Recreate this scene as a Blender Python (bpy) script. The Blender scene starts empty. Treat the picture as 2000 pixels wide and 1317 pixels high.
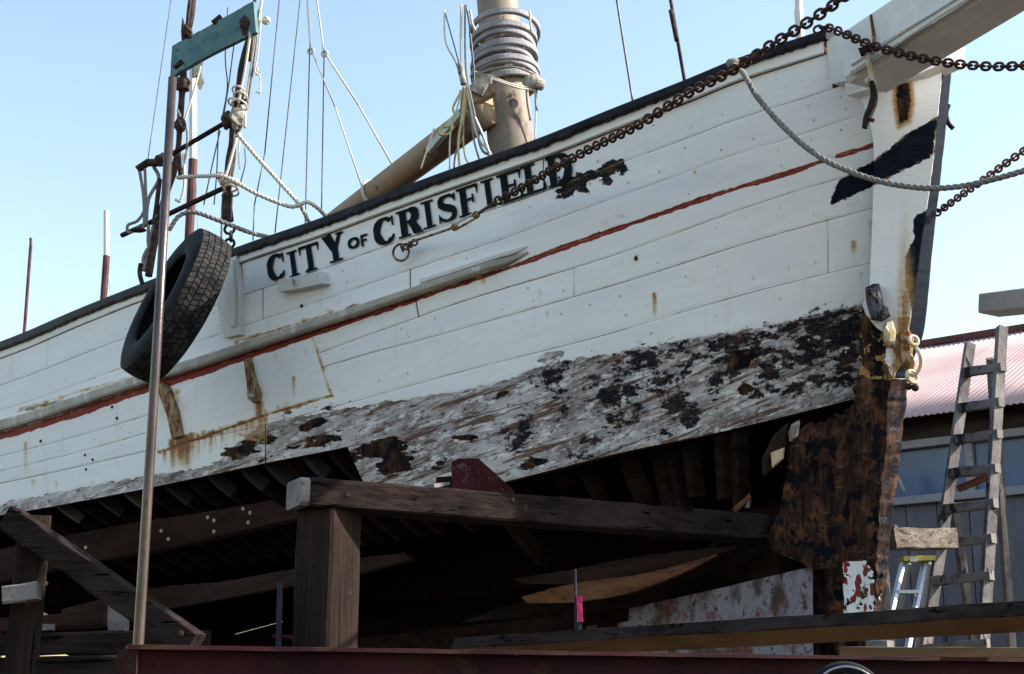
import bpy, math, random
import numpy as np
from mathutils import Vector, Matrix
random.seed(7); rng = np.random.RandomState(11)
scene = bpy.context.scene
# ------------------------------------------------------------------ camera, sky, sun, exposure
PITCH = math.radians(14.67); FP = 2778.0; CAMZ = 1.2
cd = bpy.data.cameras.new('camera'); cam = bpy.data.objects.new('camera', cd)
scene.collection.objects.link(cam); scene.camera = cam
cd.sensor_width = 36; cd.lens = 50; cd.clip_start = 0.05; cd.clip_end = 3000
cam.location = (0, 0, CAMZ); cam.rotation_euler = (math.pi/2 + PITCH, 0, 0)
SUN_AZ = math.radians(-1)      # from +X towards +Y
SUN_EL = math.radians(36)
sdir = Vector((math.cos(SUN_AZ)*math.cos(SUN_EL), math.sin(SUN_AZ)*math.cos(SUN_EL), math.sin(SUN_EL)))
w = bpy.data.worlds.new('World'); scene.world = w; w.use_nodes = True
nt = w.node_tree; nt.nodes.clear()
sky = nt.nodes.new('ShaderNodeTexSky'); sky.sky_type = 'NISHITA'; sky.sun_disc = False
sky.sun_elevation = SUN_EL; sky.sun_rotation = math.pi/2 - SUN_AZ
sky.air_density = 1.6; sky.dust_density = 1.1; sky.ozone_density = .8
bg = nt.nodes.new('ShaderNodeBackground'); bg.inputs[1].default_value = 0.115
wo = nt.nodes.new('ShaderNodeOutputWorld')
nt.links.new(sky.outputs[0], bg.inputs[0]); nt.links.new(bg.outputs[0], wo.inputs[0])
sl = bpy.data.lights.new('sun', 'SUN'); sl.energy = 5.0; sl.angle = math.radians(0.5); sl.color = (1, .93, .82)
so = bpy.data.objects.new('sun', sl); scene.collection.objects.link(so)
so.rotation_euler = sdir.to_track_quat('Z', 'Y').to_euler(); so.location = (20, 5, 20)
scene.render.engine = 'CYCLES'
scene.view_settings.view_transform = 'Standard'; scene.view_settings.look = 'None'
scene.view_settings.exposure = 1.27; scene.view_settings.gamma = 1; scene.view_settings.use_curve_mapping = False

# ------------------------------------------------------------------ helpers
CP, SP = math.cos(PITCH), math.sin(PITCH)
def at(px, py, Y):
    xc = (px-1000)/FP; yc = (658.5-py)/FP
    d = (xc, CP - yc*SP, SP + yc*CP); t = Y/d[1]
    return Vector((d[0]*t, Y, CAMZ + d[2]*t))
def at_np(px, py, Y):
    xc = (px-1000)/FP; yc = (658.5-py)/FP
    dy = CP - yc*SP; t = Y/dy
    return np.stack([xc*t, Y + 0*t, CAMZ + (SP + yc*CP)*t], -1)
def V(*a): return Vector(a)
def lerp(a, b, t): return a + (b-a)*t

def vnoise(x, y, seed=0):
    x = np.asarray(x, float); y = np.asarray(y, float)
    r = np.random.RandomState(seed+1).rand(256, 256)
    xi = np.floor(x).astype(int); yi = np.floor(y).astype(int)
    fx = x-xi; fy = y-yi; fx = fx*fx*(3-2*fx); fy = fy*fy*(3-2*fy)
    g = lambda a, b: r[a & 255, b & 255]
    return (g(xi, yi)*(1-fx)+g(xi+1, yi)*fx)*(1-fy)+(g(xi, yi+1)*(1-fx)+g(xi+1, yi+1)*fx)*fy
def fbm(x, y, seed=0, o=4):
    s = 0; a = .5; tot = 0
    for i in range(o):
        s = s + a*vnoise(x*2**i, y*2**i, seed+i); tot += a; a *= .5
    return s/tot

def tag(o, label=None, cat=None, group=None, kind=None):
    if label: o['label'] = label
    if cat: o['category'] = cat
    if group: o['group'] = group
    if kind: o['kind'] = kind
    return o
def empty(name, loc, label, cat, group=None):
    o = bpy.data.objects.new(name, None); scene.collection.objects.link(o); o.location = loc
    o.empty_display_size = .2
    return tag(o, label, cat, group)
def base_of(p):
    v = Vector((0, 0, 0))
    while p is not None: v = v + p.location; p = p.parent
    return v
def mobj(name, verts, faces, mat, parent=None, smooth=False, origin=None, mats=None, fmat=None):
    """world-space verts -> one mesh object, origin at its first parent's base (or own base)"""
    vs = np.array([tuple(v) for v in verts], float)
    if parent is None and origin is None:
        origin = (vs[:, 0].mean(), vs[:, 1].mean(), vs[:, 2].min())
    if parent is not None and origin is None: origin = tuple(vs.mean(0))
    o3 = np.array(origin)
    me = bpy.data.meshes.new(name); me.from_pydata((vs-o3).tolist(), [], [tuple(int(i) for i in f) for f in faces])
    ms = mats or [mat]
    for m in ms: me.materials.append(m)
    if fmat is not None: me.polygons.foreach_set('material_index', np.array(fmat, dtype=np.int32))
    if smooth: me.polygons.foreach_set('use_smooth', [True]*len(me.polygons))
    me.update()
    o = bpy.data.objects.new(name, me); scene.collection.objects.link(o)
    o.parent = parent; o.location = Vector(origin) - base_of(parent)
    return o
def add_attr(o, name, arr):
    a = o.data.attributes.new(name, 'FLOAT_COLOR', 'POINT')
    a.data.foreach_set('color', np.asarray(arr, np.float32).ravel())
def add_uv(o, uv):
    l = o.data.uv_layers.new(name='UVMap')
    vi = np.zeros(len(o.data.loops), np.int32); o.data.loops.foreach_get('vertex_index', vi)
    l.data.foreach_set('uv', np.asarray(uv, np.float32)[vi].ravel())

def merge(parts):
    V_, F_ = [], []
    for v, f in parts:
        n = len(V_); V_ += [tuple(x) for x in v]; F_ += [tuple(i+n for i in q) for q in f]
    return V_, F_
def spline(pts, n=8):
    P = [Vector(p) for p in pts]
    if len(P) < 3 : 
        return [P[0].lerp(P[-1], i/n) for i in range(n+1)]
    out = []
    E = [P[0]*2-P[1]] + P + [P[-1]*2-P[-2]]
    for i in range(1, len(E)-2):
        a, b, c, d = E[i-1:i+3]
        for k in range(n):
            t = k/n
            out.append(.5*((2*b)+(c-a)*t+(2*a-5*b+4*c-d)*t*t+(3*b-a-3*c+d)*t**3))
    out.append(P[-1]); return out
def frames_along(P):
    T = [(P[min(i+1, len(P)-1)]-P[max(i-1, 0)]).normalized() for i in range(len(P))]
    up = V(0, 0, 1) if abs(T[0].z) < .9 else V(0, 1, 0)
    N = (up - T[0]*up.dot(T[0])).normalized(); out = []
    for t in T:
        N = (N - t*N.dot(t)); N.normalize(); out.append((t, N, t.cross(N)))
    return out
def tube(P, r, seg=8, cap=True):
    P = [Vector(p) for p in P]; fr = frames_along(P); vs = []; fs = []
    for i, (p, (t, n, b)) in enumerate(zip(P, fr)):
        rr = r[i] if hasattr(r, '__len__') else r
        for k in range(seg):
            a = 2*math.pi*k/seg; vs.append(p+(n*math.cos(a)+b*math.sin(a))*rr)
    for i in range(len(P)-1):
        for k in range(seg):
            k2 = (k+1) % seg
            fs.append((i*seg+k, i*seg+k2, (i+1)*seg+k2, (i+1)*seg+k))
    if cap:
        fs.append(tuple(range(seg-1, -1, -1))); fs.append(tuple((len(P)-1)*seg+k for k in range(seg)))
    return vs, fs
def resample(P, step):
    P = [Vector(p) for p in P]; L = [0]
    for i in range(1, len(P)): L.append(L[-1]+(P[i]-P[i-1]).length)
    n = max(2, int(L[-1]/step)+1); out = []; j = 0
    for i in range(n+1):
        s = L[-1]*i/n
        while j < len(P)-2 and L[j+1] < s: j += 1
        q = (s-L[j])/max(1e-9, L[j+1]-L[j]); out.append(P[j].lerp(P[j+1], q))
    return out
def laid_rope(P, r, pitch=None, seg=6):
    """three strands twisted round each other"""
    pitch = pitch or r*7
    Q = resample(P, pitch/8); fr = frames_along(Q); parts = []
    for s in range(3):
        S = []
        for i, (p, (t, n, b)) in enumerate(zip(Q, fr)):
            a = 2*math.pi*(i/8+s/3); S.append(p+(n*math.cos(a)+b*math.sin(a))*r*.5)
        parts.append(tube(S, r*.54, seg))
    return merge(parts)
def timber(P0, P1, wd, h, up=V(0, 0, 1), cham=.06, n=6, jit=.004, bend=None):
    P0, P1 = Vector(P0), Vector(P1); d = (P1-P0).normalized()
    s = d.cross(up).normalized(); u = s.cross(d).normalized()
    c = cham*min(wd, h)
    prof = [(-wd/2+c, -h/2), (wd/2-c, -h/2), (wd/2, -h/2+c), (wd/2, h/2-c), (wd/2-c, h/2), (-wd/2+c, h/2), (-wd/2, h/2-c), (-wd/2, -h/2+c)]
    vs = []; fs = []
    for i in range(n+1):
        t = i/n; p = P0.lerp(P1, t)
        if bend: p = p+bend*(4*t*(1-t))
        for a, b in prof:
            vs.append(p + s*(a+random.uniform(-jit, jit)) + u*(b+random.uniform(-jit, jit)))
    for i in range(n):
        for k in range(8):
            k2 = (k+1) % 8; fs.append((i*8+k, i*8+k2, (i+1)*8+k2, (i+1)*8+k))
    fs.append(tuple(range(7, -1, -1))); fs.append(tuple(n*8+k for k in range(8)))
    return vs, fs
def blob(c, r, seg=10, ring=7, sx=(1, 1, 1), jit=0.0):
    vs = []; fs = []; c = Vector(c)
    for i in range(1, ring):
        a = math.pi*i/ring
        for k in range(seg):
            b = 2*math.pi*k/seg; q = 1+random.uniform(-jit, jit)
            vs.append(c+V(math.sin(a)*math.cos(b)*r*sx[0]*q, math.sin(a)*math.sin(b)*r*sx[1]*q, math.cos(a)*r*sx[2]*q))
    for i in range(ring-2):
        for k in range(seg):
            k2 = (k+1) % seg; fs.append((i*seg+k, (i+1)*seg+k, (i+1)*seg+k2, i*seg+k2))
    vs.append(c+V(0, 0, r*sx[2])); vs.append(c-V(0, 0, r*sx[2])); n = len(vs)
    for k in range(seg):
        k2 = (k+1) % seg; fs.append((k, k2, n-2)); fs.append(((ring-2)*seg+k2, (ring-2)*seg+k, n-1))
    return vs, fs
def ring(c, R, r, ax, seg=20, s2=7, squash=1.0, up=None):
    ax = Vector(ax).normalized(); u = up or (V(0, 0, 1) if abs(ax.z) < .9 else V(1, 0, 0))
    u = (u-ax*u.dot(ax)).normalized(); v = ax.cross(u); vs = []; fs = []
    for i in range(seg):
        a = 2*math.pi*i/seg; cdir = u*math.cos(a)+v*math.sin(a)*squash
        for k in range(s2):
            b = 2*math.pi*k/s2
            vs.append(Vector(c)+cdir*R+(cdir.normalized()*math.cos(b)+ax*math.sin(b))*r)
    for i in range(seg):
        for k in range(s2):
            i2 = (i+1) % seg; k2 = (k+1) % s2
            fs.append((i*s2+k, i*s2+k2, i2*s2+k2, i2*s2+k))
    return vs, fs

# ------------------------------------------------------------------ materials
class NB:
    def __init__(s, name):
        s.m = bpy.data.materials.new(name); s.m.use_nodes = True; s.t = s.m.node_tree
        s.b = s.t.nodes['Principled BSDF']
        s.tc = s.n('ShaderNodeTexCoord')
    def n(s, typ, **k):
        x = s.t.nodes.new(typ)
        for a, b in k.items(): setattr(x, a, b)
        return x
    def put(s, inp, val):
        if hasattr(val, 'is_linked') or hasattr(val, 'links'): s.t.links.new(val, inp)
        elif isinstance(val, (tuple, list)) and len(val) == 3 and inp.type == 'RGBA': inp.default_value = (*val, 1)
        else: inp.default_value = val
    def mix(s, f, a, b, bt='MIX'):
        x = s.n('ShaderNodeMix', data_type='RGBA', blend_type=bt)
        s.put(x.inputs[0], f); s.put(x.inputs[6], a); s.put(x.inputs[7], b); return x.outputs[2]
    def math(s, op, a, b=None, c=None, clamp=False):
        x = s.n('ShaderNodeMath', operation=op, use_clamp=clamp); s.put(x.inputs[0], a)
        if b is not None: s.put(x.inputs[1], b)
        if c is not None: s.put(x.inputs[2], c)
        return x.outputs[0]
    def noise(s, vec, scale, detail=4, rough=.55, sc=(1, 1, 1), off=(0, 0, 0)):
        mp = s.n('ShaderNodeMapping'); mp.inputs['Scale'].default_value = sc; mp.inputs['Location'].default_value = off
        s.t.links.new(vec, mp.inputs[0])
        x = s.n('ShaderNodeTexNoise'); x.inputs['Scale'].default_value = scale
        x.inputs['Detail'].default_value = detail; x.inputs['Roughness'].default_value = rough
        s.t.links.new(mp.outputs[0], x.inputs['Vector']); return x.outputs[0]
    def step(s, v, lo, hi):
        x = s.n('ShaderNodeMapRange', interpolation_type='SMOOTHSTEP'); s.put(x.inputs[0], v)
        x.inputs[1].default_value = lo; x.inputs[2].default_value = hi; return x.outputs[0]
    def bump(s, h, strength=.3, dist=.01):
        x = s.n('ShaderNodeBump'); x.inputs['Strength'].default_value = strength; x.inputs['Distance'].default_value = dist
        s.t.links.new(h, x.inputs['Height']); s.t.links.new(x.outputs[0], s.b.inputs['Normal'])
    def done(s, col, rough=.6, metal=0.0, spec=.4):
        s.put(s.b.inputs['Base Color'], col); s.put(s.b.inputs['Roughness'], rough)
        s.put(s.b.inputs['Metallic'], metal); s.b.inputs['Specular IOR Level'].default_value = spec
        return s.m
def M_mottled(name, c1, c2, scale=8, rough=.7, metal=0, sc=(1, 1, 1), bump=.3, c3=None, t3=.62, dist=.004, spec=.12):
    b = NB(name); v = b.tc.outputs['Object']
    n1 = b.noise(v, scale, 6, .6, sc); col = b.mix(b.step(n1, .35, .65), c1, c2)
    if c3:
        n2 = b.noise(v, scale*1.7, 7, .7, sc, (7, 3, 1)); col = b.mix(b.step(n2, t3-.03, t3+.04), col, c3)
    n3 = b.noise(v, scale*6, 4, .7, sc)
    if bump: b.bump(n3, bump, dist)
    col = b.mix(b.math('MULTIPLY', n3, .35), col, (0, 0, 0))
    return b.done(col, rough, metal, spec)
def M_wood(name, sc, c1, c2, crack, scale=3.0):
    b = NB(name); v = b.tc.outputs['Object']
    g = b.noise(v, scale*4, 7, .7, sc); big = b.noise(v, 2.5, 4, .6); ck = b.noise(v, scale*2.6, 4, .5, tuple(x*(1.5 if x > .5 else .8) for x in sc), (5, 2, 7)); st = b.noise(v, 9, 6, .7, off=(2, 2, 2))
    col = b.mix(b.step(g, .35, .65), c1, c2); col = b.mix(b.math('MULTIPLY', b.step(big, .45, .7), .6), col, tuple(x*1.7 for x in c2))
    m = b.step(ck, .64, .67)
    col = b.mix(m, col, crack); col = b.mix(b.math('MULTIPLY', b.step(st, .64, .72), .35), col, (.14, .13, .13))
    h = b.math('SUBTRACT', g, b.math('MULTIPLY', m, 1.5)); b.bump(h, .8, .012)
    return b.done(col, .9, 0, .05)
def hx(r, g, b):
    f = lambda c: (c/255/12.92) if c/255 < .04045 else ((c/255+.055)/1.055)**2.4
    return (f(r), f(g), f(b))

def make_hull_material(name):
    b = NB(name); uv = b.tc.outputs['UV']
    at1 = b.n('ShaderNodeAttribute', attribute_name='wear'); s1 = b.n('ShaderNodeSeparateColor'); b.t.links.new(at1.outputs[0], s1.inputs[0])
    at2 = b.n('ShaderNodeAttribute', attribute_name='paint'); s2 = b.n('ShaderNodeSeparateColor'); b.t.links.new(at2.outputs[0], s2.inputs[0])
    rust, tar, scr = s1.outputs; red, navy, dark = s2.outputs  # tar also carries the shade painted on the stem's lower front
    big = b.noise(uv, 1.6, 4, .5, (.35, 1, 1)); fine = b.noise(uv, 14, 6, .65, (.5, 1, 1)); streak = b.noise(uv, 6, 6, .65, (.12, 1, 1), (3, 1, 0))
    med = b.noise(uv, 7, 9, .78, (.6, 1, 1), (1, 9, 0)); med2 = b.noise(uv, 6, 9, .76, (.4, 1, 1), (11, 4, 0)); spk = b.noise(uv, 30, 4, .7, (.8, 1, 1), (5, 5, 0))
    # white paint, chalky, faintly dirty along the run of the planks
    white = b.mix(b.step(big, .3, .7), (.79, .80, .835), (.85, .855, .87))
    white = b.mix(b.math('MULTIPLY', b.step(streak, .54, .78), .28), white, (.50, .49, .48))
    white = b.mix(b.math('MULTIPLY', b.step(spk, .66, .74), .30), white, (.36, .33, .31))
    crack = b.noise(uv, 9, 3, .5, (.06, 1.6, 1), (2, 2, 0))
    cr = b.math('MULTIPLY', b.step(b.math('ABSOLUTE', b.math('SUBTRACT', crack, .5)), .012, .0), .35)
    white = b.mix(b.math('MULTIPLY', cr, b.step(big, .45, .6)), white, (.33, .32, .33))
    run = b.noise(uv, 5, 6, .7, (1.2, .10, 1), (9, 5, 0)); white = b.mix(b.math('MULTIPLY', b.step(run, .54, .74), .22), white, (.47, .44, .39))
    # scraped zone: primer grey, bare brown, white flakes
    sc = b.mix(b.step(b.noise(uv, 1.8, 6, .65, (.35, 1, 1), (8, 2, 0)), .38, .62), (.20, .165, .16), (.50, .475, .485))
    sc = b.mix(b.math('MULTIPLY', b.step(med, .50, .60), .6), sc, (.58, .565, .57))
    sc = b.mix(b.math('MULTIPLY', b.step(med2, .53, .57), .9), sc, (.72, .71, .72))
    sc = b.mix(b.math('MULTIPLY', b.step(streak, .535, .60), .9), sc, (.11, .05, .03))
    sc = b.mix(b.math('MULTIPLY', b.step(fine, .55, .62), .8), sc, (.06, .038, .034))
    sc = b.mix(b.math('MULTIPLY', b.step(spk, .62, .68), .7), sc, (.03, .03, .04))
    # rust
    rn = b.math('MULTIPLY', rust, b.math('ADD', .45, b.math('MULTIPLY', fine, 1.1)), clamp=True)
    rcol = b.mix(b.step(rn, .2, .75), (.56, .38, .15), (.22, .075, .022))
    col = white
    m_red = b.step(b.math('ADD', red, b.math('MULTIPLY', b.math('SUBTRACT', fine, .5), .50)), .47, .53)
    redc = b.mix(b.step(med, .4, .7), (.24, .04, .033), (.16, .038, .034))
    redc = b.mix(b.math('MULTIPLY', b.step(spk, .63, .68), .6), redc, (.5, .45, .42))
    col = b.mix(m_red, col, redc)
    m_nav = b.step(b.math('ADD', navy, b.math('MULTIPLY', b.math('SUBTRACT', med, .5), 1.3)), .46, .54)
    navc = b.mix(b.step(med2, .4, .6), (.004, .007, .016), (.009, .014, .024))
    navc = b.mix(b.step(spk, .70, .75), navc, (.4, .4, .42))
    col = b.mix(m_nav, col, navc)
    m_scr = b.step(b.math('ADD', scr, b.math('MULTIPLY', b.math('SUBTRACT', med, .5), .9)), .47, .53)
    col = b.mix(m_scr, col, sc)
    m_tar_shade = b.step(b.math('ADD', tar, b.math('MULTIPLY', b.math('SUBTRACT', b.noise(uv, 11, 9, .82, (.7, 1, 1), (4, 0, 0)), .5), 2.6)), .45, .56)
    tar_shade_c = b.mix(b.step(spk, .56, .66), (.010, .011, .016), (.12, .12, .135))
    tar_shade_c = b.mix(b.math('MULTIPLY', b.step(med2, .50, .56), .55), tar_shade_c, (.09, .05, .04))
    col = b.mix(m_tar_shade, col, tar_shade_c)  # tar patches, plus the shade painted on the stem's lower front
    # bare rotten timber
    vert = b.noise(uv, 7, 8, .75, (1.6, .12, 1), (0, 8, 0)); dk2 = b.noise(uv, 2.2, 6, .7, (1, .6, 1), (6, 0, 0))
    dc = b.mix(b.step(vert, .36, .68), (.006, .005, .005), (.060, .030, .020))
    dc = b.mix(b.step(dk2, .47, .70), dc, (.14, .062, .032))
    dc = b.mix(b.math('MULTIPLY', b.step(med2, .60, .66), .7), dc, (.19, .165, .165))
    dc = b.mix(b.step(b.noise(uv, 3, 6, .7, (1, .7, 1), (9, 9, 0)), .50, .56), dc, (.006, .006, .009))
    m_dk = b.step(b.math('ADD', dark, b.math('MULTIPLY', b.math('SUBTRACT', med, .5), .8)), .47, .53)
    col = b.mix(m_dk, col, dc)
    col = b.mix(b.math('MULTIPLY', b.step(rn, .04, .55), .95), col, rcol)
    h = b.math('ADD', b.math('MULTIPLY', fine, .25), b.math('ADD', b.math('MULTIPLY', m_scr, -.3), b.math('ADD', b.math('MULTIPLY', streak, b.math('MULTIPLY', m_scr, .35)), b.math('MULTIPLY', vert, b.math('MULTIPLY', m_dk, 1.5)))))
    b.bump(h, .35, .005)
    b.put(b.b.inputs['Roughness'], b.math('ADD', .55, b.math('MULTIPLY', m_scr, .3)))
    return b.done(col, b.math('ADD', .68, b.math('MULTIPLY', m_scr, .2)), 0, .05)

M = {}
M['rustyplate'] = M_mottled('rusty_ochre_plate', (.36, .22, .08), (.50, .40, .24), 18, .8, bump=.5, c3=(.16, .06, .02), t3=.52)
M['hull'] = make_hull_material('weathered_hull_paint')
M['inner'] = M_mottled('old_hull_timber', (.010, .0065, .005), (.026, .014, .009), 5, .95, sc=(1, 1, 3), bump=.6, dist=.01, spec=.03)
M['edge'] = M_mottled('cut_plank_edge', (.10, .04, .018), (.17, .075, .03), 9, .8)
M['blackrail'] = M_mottled('black_rail_paint', (.012, .014, .022), (.03, .033, .045), 9, .6, c3=(.35, .35, .37), t3=.70)
M['creosote'] = M_wood('creosoted_timber', (2.6, 2.6, .10), (.011, .008, .0075), (.030, .020, .017), (.003, .003, .003))
M['creobeam'] = M_wood('dark_beam_timber', (.10, 2, 4), (.011, .008, .008), (.028, .020, .018), (.003, .003, .003))
M['greywood'] = M_mottled('grey_timber', (.15, .14, .15), (.24, .22, .22), 9, .85, sc=(1, 1, 1), bump=.7, c3=(.10, .08, .07))
M['endgrain'] = M_mottled('split_end_grain', (.15, .125, .105), (.30, .26, .22), 9, .95, sc=(.6, 1, 3), bump=1, c3=(.07, .055, .045), t3=.57, dist=.015)
M['brown'] = M_mottled('fresh_brown_wood', (.11, .045, .02), (.20, .09, .042), 7, .85, sc=(.4, 1, 3), bump=.4, c3=(.05, .02, .01))
M['brown2'] = M_mottled('dull_brown_wood', (.020, .010, .007), (.04, .019, .012), 7, .9, sc=(.4, 1, 3), bump=.5)
M['redsteel'] = M_mottled('red_oxide_steel', (.016, .004, .007), (.045, .009, .014), 3.5, .7, bump=.5, c3=(.035, .016, .010), t3=.56)
M['redblock'] = M_mottled('red_painted_block', (.035, .008, .010), (.065, .014, .018), 14, .85, bump=.5, c3=(.12, .08, .085), t3=.60)
M['pole'] = M_mottled('weathered_steel_pole', (.065, .05, .05), (.125, .095, .085), 9, .32, .6, (1, 1, .4), .3, c3=(.05, .025, .02), spec=.3)
M['chain'] = M_mottled('rusty_chain_iron', (.055, .035, .034), (.12, .07, .055), 30, .75, .3, bump=.4)
M['chain2'] = M_mottled('brown_chain_iron', (.16, .09, .065), (.26, .15, .11), 30, .8, .2, bump=.4)
M['iron'] = M_mottled('dark_iron', (.018, .014, .014), (.05, .03, .025), 25, .7, .3, bump=.4)
M['whiteiron'] = M_mottled('white_painted_iron', (.68, .66, .62), (.55, .42, .2), 14, .6, bump=.3, c3=(.28, .11, .03), t3=.54)
M['rope'] = M_mottled('grey_rope', (.20, .195, .19), (.30, .29, .28), 60, .9, bump=.4)
M['ropewhite'] = M_mottled('pale_rope', (.62, .57, .48), (.72, .68, .6), 40, .9, bump=.3)
M['ropeyellow'] = M_mottled('yellow_rope', (.50, .42, .16), (.58, .50, .26), 40, .8, bump=.3)
M['wire'] = M_mottled('dark_wire', (.10, .10, .11), (.16, .15, .16), 20, .5, .4, bump=0)
M['tarrope'] = M_mottled('tarred_rope', (.035, .022, .02), (.09, .055, .045), 30, .85, bump=.5)
M['whitepaint'] = M_mottled('white_paint', (.70, .70, .70), (.77, .76, .74), 5, .5, bump=.25, c3=(.42, .38, .34), t3=.72)
M['sprit'] = M_mottled('cracked_white_paint', (.76, .76, .76), (.83, .82, .79), 4, .5, sc=(1.6, 1.6, 1), bump=.3, c3=(.42, .33, .22), t3=.68)
M['guard'] = M_mottled('dirty_guard_paint', (.40, .37, .34), (.55, .51, .46), 5, .7, bump=.2, c3=(.72, .71, .69), t3=.60)
M['mast'] = M_mottled('mast_wood', (.22, .18, .15), (.38, .31, .24), 3.2, .55, sc=(1, 1, .45), bump=.3, c3=(.12, .085, .07), t3=.60)
M['boom'] = M_mottled('boom_wood', (.25, .21, .19), (.40, .29, .19), 5, .55, sc=(.5, .5, .5), bump=.3, c3=(.14, .09, .065), t3=.62)
M['hoop'] = M_mottled('grey_mast_hoop', (.25, .24, .27), (.36, .35, .37), 12, .7, sc=(1, 1, 3), bump=.4, c3=(.12, .11, .11), t3=.66)
M['teal'] = M_mottled('faded_teal_paint', (.10, .21, .24), (.17, .28, .30), 8, .8, bump=.4, c3=(.07, .10, .12), t3=.60)
M['seizing'] = M_mottled('canvas_wrapping', (.22, .20, .18), (.5, .46, .40), 16, .9, bump=.6, c3=(.06, .05, .05), t3=.6)
M['steel'] = M_mottled('galvanised_steel', (.30, .32, .35), (.45, .46, .48), 12, .4, .7, bump=.15)
M['pink'] = M_mottled('pink_ribbon', (.5, .03, .12), (.6, .05, .16), 9, .7, bump=0)
M['bright'] = M_mottled('pale_new_wood', (.5, .38, .24), (.62, .5, .34), 9, .7, bump=.2)

def rope_mat(): pass
def tyre_mat():
    b = NB('tyre_rubber'); v = b.tc.outputs['Object']
    n = b.noise(v, 9, 5, .6); n2 = b.noise(v, 60, 3, .6)
    col = b.mix(b.step(n, .4, .7), (.008, .009, .011), (.016, .016, .02)); b.bump(n2, .2, .002)
    return b.done(col, .8, 0, .15)
M['tyre'] = tyre_mat()
M['tread'] = M_mottled('dusty_tread', (.018, .018, .02), (.055, .052, .05), 14, .9, bump=.4, c3=(.012, .012, .013), t3=.54)
def letter_mat():
    b = NB('lettering_paint'); v = b.tc.outputs['Object']
    n = b.noise(v, 40, 6, .7); n2 = b.noise(v, 9, 4, .6)
    col = b.mix(b.step(n2, .3, .7), (.004, .009, .012), (.009, .014, .018))
    col = b.mix(b.math('MULTIPLY', b.step(n, .66, .72), .8), col, (.5, .5, .52)); return b.done(col, .75, 0, .06)
M['letter'] = letter_mat()
def roof_mat():
    b = NB('faded_pink_metal_roof'); v = b.tc.outputs['Object']
    n = b.noise(v, .9, 6, .6); n2 = b.noise(v, 6, 6, .7, (1, 1, 1))
    col = b.mix(b.step(n, .35, .65), (.40, .27, .265), (.46, .33, .32)); col = b.mix(b.math('MULTIPLY', b.step(n2, .55, .75), .4), col, (.27, .18, .165))
    return b.done(col, .65, 0, .3)
M['roof'] = roof_mat()
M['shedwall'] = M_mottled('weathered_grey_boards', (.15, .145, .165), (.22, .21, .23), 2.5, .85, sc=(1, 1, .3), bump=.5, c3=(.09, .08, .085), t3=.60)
M['shedtrim'] = M_mottled('grey_trim_board', (.30, .29, .32), (.38, .37, .39), 4, .8, bump=.3)
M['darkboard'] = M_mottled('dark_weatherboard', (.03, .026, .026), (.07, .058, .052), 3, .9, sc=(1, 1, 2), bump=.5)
def glass_mat():
    b = NB('dusty_blue_window'); v = b.tc.outputs['Object']; n = b.noise(v, 1.2, 3, .5)
    return b.done(b.mix(b.step(n, .3, .7), (.04, .07, .16), (.08, .12, .23)), .25, 0, .5)
M['glass'] = glass_mat()
M['ladder'] = M_wood('old_ladder_wood', (1, 1, .5), (.095, .086, .09), (.18, .165, .16), (.03, .03, .03))
M['alu'] = M_mottled('aluminium', (.42, .48, .58), (.52, .57, .65), 10, .35, .6, bump=.05)
M['yellow'] = M_mottled('yellow_plastic', (.62, .50, .10), (.70, .58, .15), 8, .5, bump=.05)
M['ground'] = M_mottled('yard_dirt', (.05, .044, .036), (.08, .07, .058), 2.2, .95, bump=.7, c3=(.06, .05, .045), dist=.03)
M['plainwhite'] = M_mottled('far_white_paint', (.72, .72, .72), (.78, .78, .76), 3, .5, bump=0)
M['farbrown'] = M_mottled('far_mast_brown', (.07, .03, .035), (.12, .05, .05), 3, .6, bump=0)
M['chrome'] = M_mottled('bright_chrome', (.75, .75, .78), (.85, .85, .85), 5, .15, 1.0, bump=0)

# ------------------------------------------------------------------ ground
def gnd():
    N = 60; s = 400
    xs = np.sign(np.linspace(-1, 1, N))*np.abs(np.linspace(-1, 1, N))**3*s
    X, Yy = np.meshgrid(xs, xs+20, indexing='ij'); Z = fbm(X*.4+50, Yy*.4+50, 3)*.06-.06
    vs = np.stack([X, Yy, Z], -1).reshape(-1, 3); fs = [(i*N+j, (i+1)*N+j, (i+1)*N+j+1, i*N+j+1) for i in range(N-1) for j in range(N-1)]
    o = mobj('ground', vs, fs, M['ground'], origin=(0, 0, 0)); tag(o, 'brown dirt floor of the boatyard', None, kind='structure')
gnd()

# ------------------------------------------------------------------ hull geometry
def cur(pts):
    xs = np.array([p[0] for p in pts], float); ys = np.array([p[1] for p in pts], float)
    return lambda x: np.interp(x, xs, ys) if False else _pchip(xs, ys, x)
def _pchip(xs, ys, x):
    x = np.asarray(x, float); h = np.diff(xs); d = np.diff(ys)/h
    m = np.zeros_like(ys); m[0] = d[0]; m[-1] = d[-1]
    for i in range(1, len(xs)-1):
        m[i] = 0 if d[i-1]*d[i] <= 0 else 2*d[i-1]*d[i]/(d[i-1]+d[i])
    i = np.clip(np.searchsorted(xs, x)-1, 0, len(xs)-2); xc = np.clip(x, xs[0], xs[-1]); t = (xc-xs[i])/h[i]
    r = ys[i]*(2*t**3-3*t**2+1)+h[i]*m[i]*(t**3-2*t**2+t)+ys[i+1]*(-2*t**3+3*t**2)+h[i]*m[i+1]*(t**3-t**2)
    r = np.where(x < xs[0], ys[0]+m[0]*(x-xs[0]), r); return np.where(x > xs[-1], ys[-1]+m[-1]*(x-xs[-1]), r)
cA = cur([(-320, 770), (-150, 722), (40, 655), (150, 608), (265, 562), (450, 491), (520, 466), (640, 425), (750, 383), (900, 328), (1050, 276), (1200, 216), (1350, 157), (1450, 116), (1620, 60), (1720, 25)])
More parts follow.
